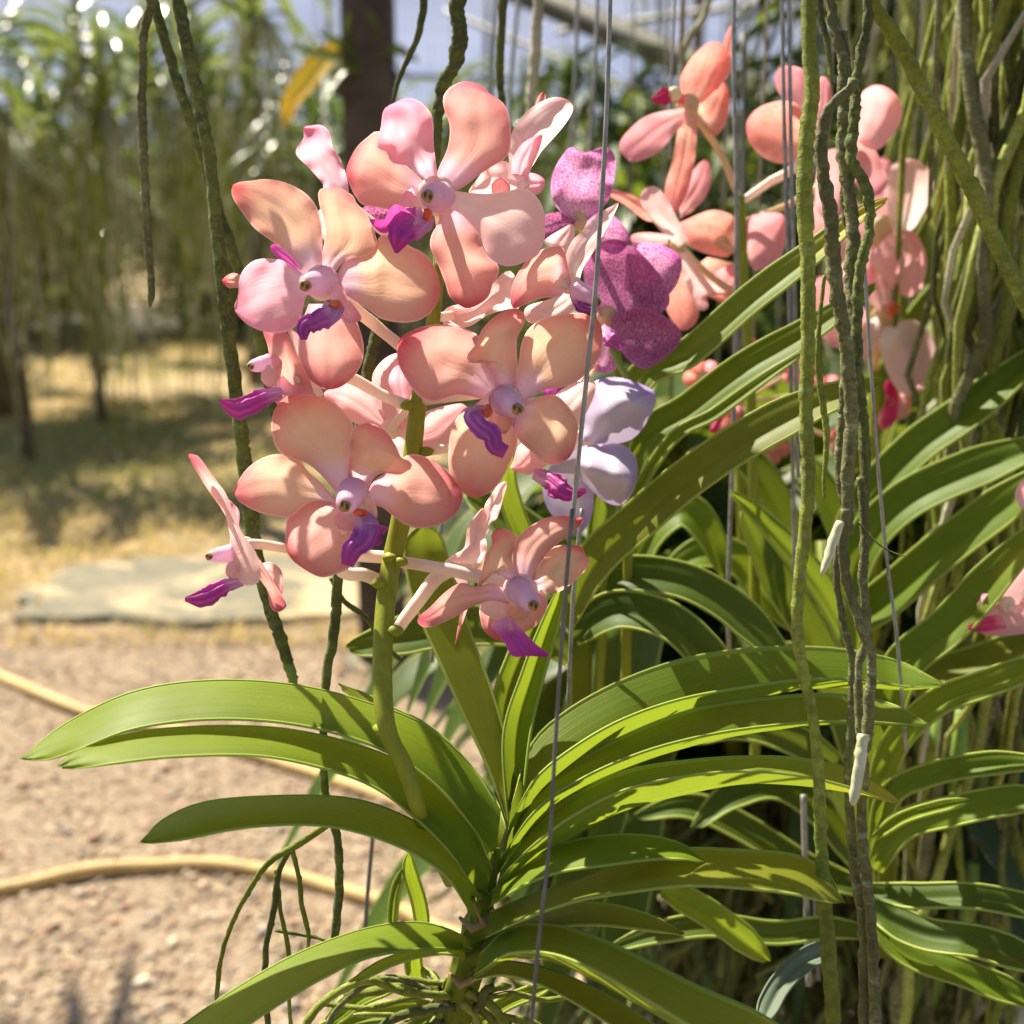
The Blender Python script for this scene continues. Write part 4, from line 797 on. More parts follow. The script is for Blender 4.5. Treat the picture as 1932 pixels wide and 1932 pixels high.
# --- salmon orchid
d = .64
Q = empty('orchid_plant', P(1420, 1500, d + .03), 'salmon orchid with mottled coral flowers behind the wires at the upper right', 'orchid')
stemline(Q, [(1425, 1500), (1424, 1100), (1420, 850), (1410, 620), (1400, 480), (1396, 370)], (d + .03, d + .01), 20)
f = flower(Q, T7, (560, 430), d, [(1392, 370), (1360, 290)], (d + .01, d + .01, d), (12, 14, 16), PEDIG, 22)
petal(f, T7, [(540, 440), (530, 320), (590, 220), (660, 170), (720, 200), (735, 270), (700, 340), (620, 420)], d, -.002, .006, SALMON)
petal(f, T7, [(640, 360), (690, 260), (710, 160), (745, 95), (756, 180), (745, 270), (680, 370)], d + .004, .004, .004, SALMON, 'sepal')
petal(f, T7, [(540, 440), (400, 470), (320, 530), (280, 590), (300, 640), (350, 660), (440, 620), (510, 540), (570, 480)], d - .003, -.01, .004, CORALP)
petal(f, T7, [(530, 470), (500, 640), (465, 780), (480, 850), (510, 870), (560, 780), (590, 640), (600, 480)], d, -.004, .005, SALMON, 'sepal')
petal(f, T7, [(590, 430), (640, 360), (700, 330), (730, 400), (715, 500), (670, 555), (625, 510)], d + .002, .003, .005, SALMON)
petal(f, T7, [(525, 850), (530, 780), (580, 700), (630, 650), (655, 700), (640, 790), (580, 860), (530, 890)], d + .01, .006, .004, CORALP, 'sepal')
lip(f, T7, [(550, 410), (490, 390), (450, 400), (415, 410)], (d - .004, d - .012, d - .016), (16, 26, 34, 12), LIPR)
mb = MB(); ball(mb, P(*T7((505, 385)), d - .012), px(d) * 14, 0, (1, .8, 1)); mb.build('column', simple('column_cream', (.9, .75, .45), .5, .3, .3), f)
f = flower(Q, T7, (1060, 560), d + .01, [(1394, 385), (1450, 345), (1500, 315)], (d + .01, d + .01, d, d + .01), (14, 16, 18, 20), PEDI, 22)
petal(f, T7, [(1050, 520), (1010, 430), (940, 412), (850, 440), (800, 500), (810, 580), (880, 650), (960, 668), (1020, 640), (1060, 590)], d, -.002, .008, SALMON)
petal(f, T7, [(1040, 500), (980, 430), (925, 370), (918, 300), (960, 268), (1040, 290), (1070, 370), (1080, 500)], d + .006, .004, .005, CORALP, 'sepal')
petal(f, T7, [(1060, 500), (1080, 420), (1085, 330), (1125, 318), (1150, 390), (1140, 470), (1090, 540)], d + .006, .004, .003, CORALP)
petal(f, T7, [(1100, 620), (1080, 760), (1090, 860), (1140, 900), (1200, 860), (1220, 740), (1180, 600)], d + .012, .004, .005, BLUSH, 'sepal')
f = flower(Q, T7, (1240, 620), d + .02, [(1396, 420), (1500, 380), (1580, 320)], (d + .015, d + .03, d + .03, d + .02), (10, 12, 14, 14), PEDIG, 18)
petal(f, T7, [(1240, 560), (1245, 450), (1280, 370), (1350, 348), (1420, 400), (1432, 480), (1390, 560), (1335, 612), (1280, 600)], d + .01, -.003, .008, BLUSH)
petal(f, T7, [(1250, 560), (1310, 590), (1360, 690), (1370, 760), (1320, 800), (1250, 760), (1220, 650)], d + .014, .004, .004, CORALP, 'sepal')
f = flower(Q, T7, (700, 1000), d + .02, [(1404, 480), (1380, 470)], (d + .01, d + .015, d + .02), (10, 12, 14), PEDIG, 18)
petal(f, T7, [(770, 1010), (750, 920), (740, 880), (660, 858), (560, 895), (510, 930), (560, 1000), (650, 1040), (720, 1050)], d + .016, -.003, .006, SALMON)
petal(f, T7, [(800, 1000), (805, 890), (880, 868), (950, 880), (965, 960), (930, 1060), (850, 1104), (810, 1080)], d + .01, -.003, .006, CORALP, 'sepal')
petal(f, T7, [(680, 1190), (670, 1120), (740, 1078), (785, 1110), (775, 1180), (720, 1220)], d + .016, -.002, .004, CORALP)
petal(f, T7, [(640, 1050), (560, 1120), (600, 1180), (720, 1240), (800, 1200), (780, 1080)], d + .022, .002, .004, SALMON, 'sepal')
f = flower(Q, T7, (520, 1000), d - .01, [(1404, 560), (1340, 520)], (d + .01, d + .005, d - .01), (10, 12, 14), PEDIG, 16)
petal(f, T7, [(520, 1010), (440, 930), (390, 870), (365, 800), (410, 758), (460, 790), (510, 880), (560, 980)], d - .012, -.004, -.005, PALE)
petal(f, T7, [(530, 980), (580, 1060), (630, 1130), (720, 1200), (640, 1190), (640, 1260), (590, 1250), (540, 1120), (500, 1020)], d - .01, .002, .004, PALE, 'sepal')
petal(f, T7, [(460, 900), (390, 900), (310, 840), (230, 790), (260, 775), (340, 800), (410, 850), (470, 880)], d - .01, -.004, -.003, SALMON, 'sepal')
petal(f, T7, [(480, 960), (400, 950), (330, 960), (340, 1000), (400, 1040), (480, 1010)], d, .002, .004, BLUSH)
petal(f, T7, [(520, 1080), (460, 1180), (480, 1280), (540, 1350), (600, 1300), (600, 1180), (560, 1090)], d + .004, .004, .006, SALMON)
stemline(f, [(1420, 640), (1400, 700), (1372, 760), (1345, 815)], (d + .03, d + .02), 14, LIPR, 'side_lobe')
# --- pink blush orchid far right
d = .74
Q = empty('orchid_plant', P(1640, 1500, d + .03), 'pale pink orchid whose flowers show between the twisted roots and the root curtain', 'orchid')
stemline(Q, [(1640, 1500), (1655, 1100), (1650, 800), (1645, 500), (1640, 380)], (d + .04, d + .04), 20)
f = flower(Q, T7, (1360, 930), d, [(1645, 480), (1660, 450)], (d + .04, d + .02, d), (14, 16, 16), PEDIG, 24)
petal(f, T7, [(1400, 950), (1375, 850), (1363, 750), (1400, 670), (1470, 648), (1540, 690), (1560, 760), (1530, 850), (1480, 940)], d - .004, -.006, -.008, PALE)
petal(f, T7, [(1300, 1070), (1380, 960), (1480, 945), (1535, 1060), (1505, 1190), (1430, 1205), (1350, 1130)], d - .004, -.006, -.006, BLUSH, 'sepal')
petal(f, T7, [(1340, 940), (1260, 830), (1180, 780), (1090, 800), (1060, 920), (1100, 1040), (1220, 1060), (1330, 1010)], d + .004, .004, .006, BLUSH)
petal(f, T7, [(1320, 980), (1220, 1040), (1180, 1120), (1200, 1220), (1290, 1210), (1350, 1100)], d + .004, .004, .006, BLUSH, 'sepal')
petal(f, T7, [(1330, 900), (1300, 800), (1310, 680), (1370, 640), (1410, 720), (1410, 860)], d + .008, .004, .004, CORALP, 'sepal')
f = flower(Q, T7, (1360, 1290), d + .01, [(1650, 700), (1660, 630)], (d + .04, d + .02, d + .01), (14, 16, 16), PEDIG, 24)
petal(f, T7, [(1360, 1340), (1400, 1325), (1480, 1305), (1555, 1370), (1568, 1500), (1510, 1600), (1430, 1605), (1370, 1510), (1335, 1400)], d, -.008, -.008, PALE)
petal(f, T7, [(1330, 1290), (1270, 1330), (1255, 1420), (1270, 1480), (1310, 1440), (1350, 1340)], d + .004, -.002, .004, PALE)
petal(f, T7, [(1330, 1270), (1270, 1180), (1300, 1090), (1360, 1100), (1390, 1190), (1380, 1270)], d + .006, .002, .004, BLUSH, 'sepal')
petal(f, T7, [(1300, 1280), (1200, 1180), (1100, 1130), (1050, 1200), (1080, 1330), (1160, 1420), (1260, 1400)], d + .008, .002, .006, CORALP)
lip(f, T7, [(1380, 1290), (1400, 1260), (1400, 1230)], (d, d - .006, d - .008), (20, 26, 10), THROAT)
f = flower(Q, T7, (1390, 1640), d + .02, [(1655, 800), (1680, 770)], (d + .04, d + .03, d + .02), (12, 12, 12), PEDIG, 12)
petal(f, T7, [(1380, 1620), (1360, 1570), (1400, 1550), (1420, 1640), (1410, 1720), (1350, 1755), (1340, 1690)], d + .016, .0, .004, LIPR)
petal(f, T7, [(1400, 1640), (1400, 1600), (1460, 1600), (1470, 1680), (1420, 1720)], d + .02, .0, .004, BLUSH)
# low coral flowers showing between the diagonal leaves
Q2 = empty('orchid_plant', P(1400, 1250, .80), 'half-hidden coral red orchid flowering between the slanting leaves', 'orchid')
stemline(Q2, [(1400, 1250), (1400, 1000), (1390, 800), (1380, 700)], (.82, .80), 18)
for cx, cy in ((700, 1680), (620, 1540), (1010, 1500), (1120, 1600), (900, 1820), (1180, 1800)):
    f = flower(Q2, T7, (cx, cy), .79, [(1395, 760)], (.81, .79), (8, 8), PEDIG, 14)
    for k in range(5):
        a = k * 1.257 + cx; l_ = 80 if cx < 1150 else 55
        c_, s_ = math.cos(a), math.sin(a)
        pt = lambda r, o: (cx + c_ * r - s_ * o, cy + s_ * r + c_ * o)
        petal(f, T7, [pt(5, -12), pt(l_ * .5, -32), pt(l_ * .85, -28), pt(l_, 0), pt(l_ * .85, 28), pt(l_ * .5, 32), pt(5, 12)], .79, -.002, .006, [SALMON, CORALP, PURPLE, BLUSH][(k + int(cx)) % 4 if cx > 1150 else (k % 2)], n=12, m=7)
# --- purple orchid
d = .54
Q = empty('orchid_plant', P(1180, 1300, d + .06), 'deep purple orchid with netted petals behind the front plant', 'orchid')
stemline(Q, [(1180, 1300), (1185, 1000), (1175, 800), (1160, 650), (1130, 480)], (d + .06, d + .03), 20)
f = flower(Q, T7, (110, 900), d, [(1130, 500), (1110, 460)], (d + .03, d + .02, d), (12, 14, 14), PEDIG, 18)
petal(f, T7, [(90, 900), (20, 840), (0, 760), (20, 680), (80, 600), (130, 625), (220, 600), (262, 640), (255, 760), (220, 840), (150, 900)], d, -.004, .006, PURPLE, ruf=2)
petal(f, T7, [(100, 900), (60, 870), (0, 870), (-50, 900), (-60, 960), (0, 985), (50, 960), (100, 930)], d - .003, -.002, .004, DARKP)
petal(f, T7, [(120, 890), (200, 860), (280, 900), (320, 980), (260, 1040), (160, 990)], d + .006, .004, .004, PURPLE)
f = flower(Q, T7, (230, 1290), d + .01, [(1165, 680), (1150, 640)], (d + .04, d + .02, d + .01), (12, 14, 14), PEDIG, 20)
petal(f, T7, [(200, 1290), (150, 1200), (140, 1080), (230, 980), (330, 1000), (420, 1090), (475, 1170), (480, 1250), (400, 1300), (280, 1300)], d + .008, .0, .008, DARKP)
petal(f, T7, [(300, 1180), (320, 1010), (430, 995), (530, 1050), (520, 1150), (460, 1220), (380, 1230)], d + .014, .002, .006, PURPLE)
petal(f, T7, [(250, 1290), (370, 1255), (480, 1300), (535, 1370), (480, 1450), (380, 1505), (300, 1450), (240, 1350)], d + .004, -.002, .008, DARKP, 'sepal')
petal(f, T7, [(220, 1340), (160, 1400), (150, 1480), (200, 1520), (270, 1500), (270, 1400)], d + .006, .0, .004, PURPLE)
lip(f, T7, [(200, 1340), (250, 1390), (290, 1420)], (d, d - .006, d - .006), (24, 34, 14), LIPV)
stemline(f, [(1156, 655), (1170, 690), (1184, 712)], (d - .002, d - .004), 13, TIPG, 'spur')
# --- white lilac orchid
d = .55
Q = empty('orchid_plant', P(1130, 1300, d + .06), 'white orchid with lilac-edged petals below the purple one', 'orchid')
stemline(Q, [(1130, 1300), (1140, 1100), (1125, 950), (1110, 850)], (d + .05, d + .04), 18)
f = flower(Q, T7, (130, 1800), d + .01, [(1115, 880)], (d + .04, d + .01), (14, 14), PEDI, 22)
petal(f, T7, [(120, 1800), (140, 1690), (165, 1570), (250, 1540), (350, 1560), (430, 1610), (405, 1700), (335, 1790), (230, 1818)], d, -.004, -.022, LILAC, ruf=3)
petal(f, T7, [(110, 1830), (170, 1815), (290, 1815), (350, 1880), (345, 1980), (290, 2060), (210, 2040), (130, 1960)], d - .004, -.006, -.026, LILAC, 'sepal', ruf=2.5)
petal(f, T7, [(110, 1830), (20, 1880), (-30, 1960), (-20, 2060), (50, 2150), (120, 2180), (170, 2090), (170, 1960), (140, 1860)], d + .006, .004, .008, LILAC, ruf=1)
petal(f, T7, [(120, 1800), (60, 1700), (0, 1680), (-60, 1760), (-40, 1860), (40, 1860)], d + .01, .006, .006, LILAC, 'sepal')

# --- leaves of neighbours: photo centre lines
def plant_leaves(label, base, specs, dbase, stem=True, group=None):
    e = empty('orchid_plant', P(base[0], base[1], dbase), label, 'orchid', group)
    for C, w_, dd_, m_ in specs: sleaf(e, C, w_ * .86, dd_, mat=m_)
    if stem:
        mb = MB(); tube(mb, [P(base[0], base[1] - 160, dbase), P(base[0] + 5, base[1], dbase), P(base[0], base[1] + 160, dbase + .004)], px(dbase) * 22, 12, .3, 3); mb.build('stem', LEAFO, e)
    return e
plant_leaves('flowerless orchid plant with steep leaves slanting up to the upper right', (1090, 1230), [
    ([(1110, 1120), (1190, 745), (1300, 665), (1420, 560), (1540, 470), (1620, 405), (1672, 378)], 60, (.60, .56, .54, .52), LEAFT),
    ([(1100, 1130), (1200, 850), (1300, 770), (1400, 695), (1510, 632), (1590, 580), (1650, 540)], 64, (.61, .57, .55, .54), LEAF),
    ([(1100, 1120), (1250, 850), (1350, 780), (1440, 715), (1530, 655)], 22, (.59, .555, .545, .54), LEAFY),
    ([(1060, 1180), (1120, 1060), (1200, 985), (1300, 900), (1420, 820), (1540, 760), (1660, 720)], 84, (.57, .54, .52, .51), LEAFO),
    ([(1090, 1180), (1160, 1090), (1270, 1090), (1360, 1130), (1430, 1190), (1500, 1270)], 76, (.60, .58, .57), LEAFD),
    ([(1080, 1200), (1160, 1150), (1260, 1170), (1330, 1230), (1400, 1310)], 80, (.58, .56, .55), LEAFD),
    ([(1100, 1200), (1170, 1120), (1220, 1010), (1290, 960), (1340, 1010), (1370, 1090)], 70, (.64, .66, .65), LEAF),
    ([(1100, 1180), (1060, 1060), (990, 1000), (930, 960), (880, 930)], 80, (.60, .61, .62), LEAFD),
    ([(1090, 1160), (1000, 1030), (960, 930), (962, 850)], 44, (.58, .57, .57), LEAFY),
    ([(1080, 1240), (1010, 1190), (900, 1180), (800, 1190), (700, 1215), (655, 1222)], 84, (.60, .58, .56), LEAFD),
], .60)
plant_leaves('broad orchid plant low on the right, its arching leaves fanning over the frame edge', (1665, 1640), [
    ([(1650, 1600), (1660, 1400), (1700, 1260), (1790, 1180), (1880, 1080), (1990, 970)], 85, (.60, .58, .56), LEAF),
    ([(1650, 1560), (1680, 1420), (1760, 1330), (1860, 1290), (1960, 1255), (2040, 1240)], 59, (.58, .55, .53), LEAFY),
    ([(1650, 1600), (1680, 1500), (1760, 1460), (1870, 1440), (1980, 1440)], 50, (.58, .55, .53), LEAF),
    ([(1650, 1640), (1700, 1560), (1800, 1530), (1900, 1510), (2010, 1500)], 65, (.58, .54, .52), LEAF),
    ([(1650, 1580), (1700, 1545), (1760, 1525), (1830, 1510)], 24, (.55, .53, .53), LEAFY),
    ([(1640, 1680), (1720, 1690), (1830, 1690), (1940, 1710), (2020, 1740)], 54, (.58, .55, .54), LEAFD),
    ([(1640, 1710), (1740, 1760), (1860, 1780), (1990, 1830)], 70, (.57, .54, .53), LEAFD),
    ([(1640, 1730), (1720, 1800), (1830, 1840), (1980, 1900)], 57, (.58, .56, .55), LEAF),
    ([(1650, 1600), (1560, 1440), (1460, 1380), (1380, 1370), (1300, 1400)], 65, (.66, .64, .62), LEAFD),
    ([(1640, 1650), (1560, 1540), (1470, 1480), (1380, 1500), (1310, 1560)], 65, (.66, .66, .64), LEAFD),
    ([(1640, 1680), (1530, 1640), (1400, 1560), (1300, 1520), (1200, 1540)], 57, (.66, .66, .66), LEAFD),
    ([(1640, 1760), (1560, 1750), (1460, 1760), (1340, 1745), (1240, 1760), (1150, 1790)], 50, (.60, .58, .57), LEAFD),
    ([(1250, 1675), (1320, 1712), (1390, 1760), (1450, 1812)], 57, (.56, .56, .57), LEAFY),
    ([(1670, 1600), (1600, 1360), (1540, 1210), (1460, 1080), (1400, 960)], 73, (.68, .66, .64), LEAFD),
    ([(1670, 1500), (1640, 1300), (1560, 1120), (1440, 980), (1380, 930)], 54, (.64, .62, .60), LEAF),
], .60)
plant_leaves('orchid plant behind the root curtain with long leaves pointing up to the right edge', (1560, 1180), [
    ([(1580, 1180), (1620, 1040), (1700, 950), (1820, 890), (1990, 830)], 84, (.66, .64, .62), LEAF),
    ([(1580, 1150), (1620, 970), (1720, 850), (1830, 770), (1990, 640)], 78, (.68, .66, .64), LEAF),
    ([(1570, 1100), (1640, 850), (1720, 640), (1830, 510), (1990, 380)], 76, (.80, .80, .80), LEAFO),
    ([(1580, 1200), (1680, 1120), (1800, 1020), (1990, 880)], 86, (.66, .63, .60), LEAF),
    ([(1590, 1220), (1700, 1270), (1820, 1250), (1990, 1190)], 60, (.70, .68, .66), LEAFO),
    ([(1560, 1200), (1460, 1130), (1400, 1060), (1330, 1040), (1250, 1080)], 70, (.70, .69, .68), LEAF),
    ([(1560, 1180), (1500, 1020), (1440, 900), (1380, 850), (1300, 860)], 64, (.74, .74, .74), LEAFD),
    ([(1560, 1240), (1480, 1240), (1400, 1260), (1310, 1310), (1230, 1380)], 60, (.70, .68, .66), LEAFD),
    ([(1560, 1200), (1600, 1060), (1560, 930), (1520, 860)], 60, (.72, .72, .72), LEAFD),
], .70)
# cut grey leaf end and the torn leaf
e = empty('cut_leaf', P(1450, 1890, .50), 'grey-green leaf end sticking up near the bottom right, beside a wire', 'leaf')
sleaf(e, [(1435, 1930), (1470, 1860), (1520, 1810), (1570, 1790)], 40, (.47, .50), mat=simple('grey_leaf', (.14, .18, .12), .6, .15, .2, sc=60), tip=.12, name='blade')
# cropped flower on the right edge
Q = empty('orchid_bloom', P(1890, 1180, .575), 'pale pink bloom with a crimson lip cut off by the right edge', 'orchid')
f = flower(Q, lambda q: q, (1900, 1140), .575, [(1990, 1200), (1950, 1180)], (.59, .585, .575), (14, 14, 16), PEDI, 16)
petal(f, None, [(1880, 1150), (1850, 1130), (1840, 1180), (1870, 1200), (1950, 1190), (1990, 1150), (1950, 1120)], .575, -.004, .004, BLUSH)
petal(f, None, [(1880, 1140), (1880, 1080), (1930, 1040), (2000, 1030), (2010, 1100), (1950, 1150)], .575, -.004, .004, BLUSH)
petal(f, None, [(1890, 1160), (1850, 1165), (1825, 1185), (1850, 1192), (1900, 1185)], .57, -.004, .002, LIPR, 'lip')
petal(f, None, [(1885, 1130), (1855, 1120), (1852, 1140), (1870, 1150)], .57, -.002, .002, PINK, 'side_lobe')
petal(f, None, [(1925, 960), (1915, 930), (1940, 900), (1990, 910), (1980, 960)], .575, -.002, .002, BLUSH)

# ---------------------------------------------------------------- root curtain (right)
def world_root(name, x, y, z0, z1, r, mat, seed, sway=.012, n=34, sides=7, wob=.45):
    """hanging root as its own mesh, origin at its upper end"""
    mb = MB(); pth = []
    for i in range(n):
        z = z0 + (z1 - z0) * i / (n - 1)
        pth.append(Vector((x + sway * noise.noise(Vector((z * 5, seed, 0))) + sway * .4 * noise.noise(Vector((z * 18, seed, 3))), y + sway * noise.noise(Vector((z * 5, seed, 7))), z)))
    rr = [r * (1 + .18 * noise.noise(Vector((i * .5, seed, 5)))) for i in range(n)]; rr[-1] *= .3; rr[-2] *= .7
    tube(mb, pth, rr, sides, wob, seed); o = mb.build(name, mat); recentre(o, pth[0]); return o
gc = 'mossy roots hanging close together as a curtain on the right'
rs = random.Random(3)
for k in range(170):
    q = rs.random(); dd_ = rs.uniform(.95, 1.6) if k % 5 < 2 else rs.uniform(.64, .90)
    x0 = rs.uniform(1655, 2040) if k > 26 else rs.uniform(1560, 1700)
    if k > 26 and rs.random() < .5: x0 = rs.uniform(1750, 1960)
    if dd_ < .92: x0 = rs.uniform(1775, 2010)
    a = P(x0, 500, dd_)
    z1 = rs.choice([rs.uniform(.28, .50), rs.uniform(.45, .72), rs.uniform(.62, .88)])
    mi_ = rs.choice([0, 0, 0, 1, 1, 1, 2, 3, 3, 4]); m_ = [ROOTG, ROOTL, ROOTB, ROOTD, ROOTP][mi_]
    o = world_root('aerial_root', a.x, a.y, 1.55, z1, rs.uniform(.0016, .0036), m_, k * 1.7, .04)
    ln_ = 'long' if z1 < .5 else 'shorter'
    tag(o, '%s %s root hanging in the %s of the curtain at the right edge' % (ln_, ['moss-green', 'lime-green', 'grey-brown', 'dark', 'pale'][mi_], 'front' if dd_ < .92 else 'back'), 'root', gc)
    if rs.random() < .45:
        zb = rs.uniform(z1 + .1, 1.2); b0 = Vector((o.location.x, o.location.y, zb)); sx = rs.uniform(-.05, .05)
        mb = MB(); tube(mb, [b0, b0 + Vector((sx * .6, 0, -.03)), b0 + Vector((sx, .01, -.10)), b0 + Vector((sx * .9, .01, -.22))], [.0024, .0022, .002, .001], 7, .4, k); mb.build('side_root', m_, o)
    if rs.random() < .6:
        b_ = Vector((o.location.x, o.location.y, z1)); mb = MB(); tube(mb, [b_ + Vector((0, 0, .03)), b_, b_ - Vector((.003, 0, .02))], [.004, .0046, .002], 8, .2, k); mb.build('tip', rs.choice([TIPW, TIPG]), o)

# ---------------------------------------------------------------- generative hanging orchids (background)
def far_plant(seed, nleaf=14, nroot=30, rl=(.5, 1.1), leafy=FARL, rmat=ROOTG, rrad=.003, ll=(.28, .55), pale=.32, spread=(.02, .15)):
    rr = random.Random(seed)
    root = bpy.data.objects.new('hanging_orchid', None); COL.objects.link(root)
    mb = MB()
    for k in range(nleaf):
        a = (0 if k % 2 else math.pi) + rr.uniform(-.5, .5); h = .30 * k / nleaf; ln = rr.uniform(*ll); n = 9
        rows = []; uv = []; wv = rr.uniform(.014, .022)
        for j in range(n):
            s = j / (n - 1); rad = ln * (s - .12 * s * s); z = h + ln * (.75 * s - 1.0 * s * s)
            wd = wv * (1 - s ** 5) + .001; c_ = Vector((math.cos(a) * rad, math.sin(a) * rad, z)); sd = Vector((-math.sin(a), math.cos(a), 0))
            for e_ in (-1, 0, 1): rows.append(c_ + sd * wd * e_ + Vector((0, 0, .5 * wd * abs(e_)))); uv.append(((e_ + 1) / 2, s))
        mb.add(rows, grid_faces(3, n), uv)
    mb.build('leaves', leafy, root)
    mb = MB()
    for k in range(nroot):
        a = rr.uniform(0, 6.28); r0 = rr.uniform(.01, .05); sp = rr.uniform(*spread); l_ = rr.uniform(*rl) * rr.choice((.5, .8, 1, 1)); n = 14; cv = rr.uniform(-.12, .12); pth = []
        for j in range(n):
            s = j / (n - 1); q = r0 + sp * min(1, s * 3) ** .7
            pth.append(Vector((math.cos(a) * q + cv * s * s + .05 * noise.noise(Vector((s * 4, k, seed))), math.sin(a) * q + .05 * noise.noise(Vector((s * 4, k, seed + 5))), .05 - l_ * s)))
        tube(mb, pth, rrad * rr.uniform(.7, 1.4), 5, .4, k, mi=0 if rr.random() > pale else 1)  # share of pale roots raised to paint in glints
        if rr.random() < .6: tube(mb, [pth[-1] + Vector((0, 0, .01)), pth[-1] - Vector((0, 0, .015)), pth[-1] - Vector((.004, 0, .03))], [rrad * 1.2, rrad * 1.5, rrad * .5], 6, mi=2)
    mb.build('roots', [rmat, ROOTP, TIPW], root)
    mb = MB(); tube(mb, [Vector((0, 0, -.05)), Vector((0, 0, .15)), Vector((0, 0, .32))], .012, 8, .3, 1); mb.build('stem', LEAFO, root)
    mb = MB(); tube(mb, [Vector((0, 0, .30)), Vector((0, 0, 1.2))], .0016, 5); mb.build('wire', WIRE, root)
    return root
def ordn(i):
    w_ = ['leftmost', 'second', 'third', 'fourth', 'fifth', 'sixth', 'seventh', 'eighth', 'ninth', 'tenth', 'eleventh', 'twelfth', 'thirteenth', 'fourteenth', 'fifteenth', 'sixteenth', 'seventeenth', 'eighteenth', 'nineteenth', 'twentieth', 'twenty-first', 'twenty-second', 'twenty-third', 'twenty-fourth']
    return w_[i]
def dup(root):
    c = root.copy(); COL.objects.link(c)
    for ch in list(root.children):
        q = ch.copy(); COL.objects.link(q); q.parent = c
    return c
protos = [far_plant(11, leafy=FARL, rmat=ROOTG), far_plant(12, leafy=FARY, rmat=ROOTL, nleaf=12), far_plant(13, leafy=FARL, rmat=ROOTB, nroot=36), far_plant(14, leafy=FARY, rmat=ROOTG, rl=(.7, 1.2), nroot=40)]
used = [False] * 4
def put(k, loc, rz, s, label, group):
    o = protos[k] if not used[k] else dup(protos[k]); used[k] = True
    o.location = loc; o.rotation_euler = (0, 0, rz); o.scale = (s, s, s); tag(o, label, 'orchid', group); return o
rp = random.Random(5)
rowlab = ['the nearest blurred row of hanging orchids over the grass', 'the second blurred row of hanging orchids', 'the third blurred row of hanging orchids', 'the farthest row of hanging orchids']
for row, (y, cnt, xr) in enumerate(((5.0, 8, (-2.6, -.6)), (6.3, 12, (-3.2, .5)), (7.8, 15, (-4.0, 2.4)), (9.4, 18, (-4.8, 4.0)))):
    for i in range(cnt):
        x = xr[0] + (xr[1] - xr[0]) * (i + .5) / cnt + rp.uniform(-.06, .06)
        put(rp.randrange(4), (x, y + rp.uniform(-.3, .3), rp.uniform(1.25, 1.60) + .01 * y - (.28 if x > -.9 else 0)), rp.uniform(0, 6.28), rp.uniform(1.0, 1.3), ordn(i) + (', counted from the left,' if i else ' plant') + ' in ' + rowlab[row], 'orchids hanging in blurred row %s' % ['one', 'two', 'three', 'four'][row])
# lower plants behind the front orchids, right side: fill with leaves and hanging roots
gl = 'shaded orchids hanging low behind the right-hand plants'
protos += [far_plant(21, 26, 34, (.2, .55), LEAFD, ROOTD, .0035, (.22, .36), .04, (.03, .16)), far_plant(22, 22, 40, (.2, .6), FARD, ROOTD, .003, (.24, .38), .04, (.03, .18))]; used += [False, False]  # dark leaf and root colours carry the shade of these low plants
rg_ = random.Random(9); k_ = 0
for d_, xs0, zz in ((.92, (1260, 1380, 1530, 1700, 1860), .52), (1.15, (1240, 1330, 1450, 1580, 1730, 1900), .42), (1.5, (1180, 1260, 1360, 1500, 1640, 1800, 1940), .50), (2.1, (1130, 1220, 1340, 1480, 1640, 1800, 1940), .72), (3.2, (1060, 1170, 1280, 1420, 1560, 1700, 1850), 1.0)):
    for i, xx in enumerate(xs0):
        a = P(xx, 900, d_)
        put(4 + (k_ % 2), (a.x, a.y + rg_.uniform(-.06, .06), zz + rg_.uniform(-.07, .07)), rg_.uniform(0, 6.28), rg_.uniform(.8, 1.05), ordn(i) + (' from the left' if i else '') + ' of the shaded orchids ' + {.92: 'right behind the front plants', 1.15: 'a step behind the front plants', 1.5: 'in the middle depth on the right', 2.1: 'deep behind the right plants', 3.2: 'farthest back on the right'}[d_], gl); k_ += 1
gs = 'unseen orchids added overhead for dappled shade'  # out-of-frame plants added so their leaves cast dappled shade
for i, (x, y, z, sc_) in enumerate([(-.10, 1.0, 1.66, .55), (.16, 1.0, 1.6, .75), (.48, 1.0, 1.6, .9), (.80, 1.1, 1.6, .9), (-1.15, 2.2, 1.9, .9), (-1.55, 2.5, 2.0, .9)]):
    if not i: protos.append(far_plant(31, 15, 8, (.05, .14), LEAF, ROOTG, .004, (.24, .40), .1, (.03, .12))); used.append(False)
    put(6, (x, y, z), i * .9 + .3, sc_, 'unseen orchid added above the frame for dappled shade, ' + ordn(i) + ' of those overhead', gs)
for i, xx in enumerate((1620, 1700, 1790, 1880, 1960)):  # dark leaf and root colours stand for deep shade behind the curtain
    a = P(xx, 900, 2.1); put(4 + i % 2, (a.x, a.y, 1.42 - .05 * (i % 2)), i * 2.1, 1.1, ordn(i) + (' from the left' if i else '') + ' of the orchids coloured dark as shade, hanging high behind the root curtain', 'orchids coloured dark as shade behind the root curtain')
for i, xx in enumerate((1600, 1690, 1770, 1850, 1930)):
    a = P(xx, 900, 1.9); put(4 + i % 2, (a.x, a.y, 1.02 - .05 * (i % 2)), i * 1.1, 1.0, ordn(i) + (' from the left' if i else '') + ' of the orchids coloured dark as shade, halfway up behind the root curtain', 'orchids coloured dark as shade behind the root curtain')
# the four prototypes all placed above

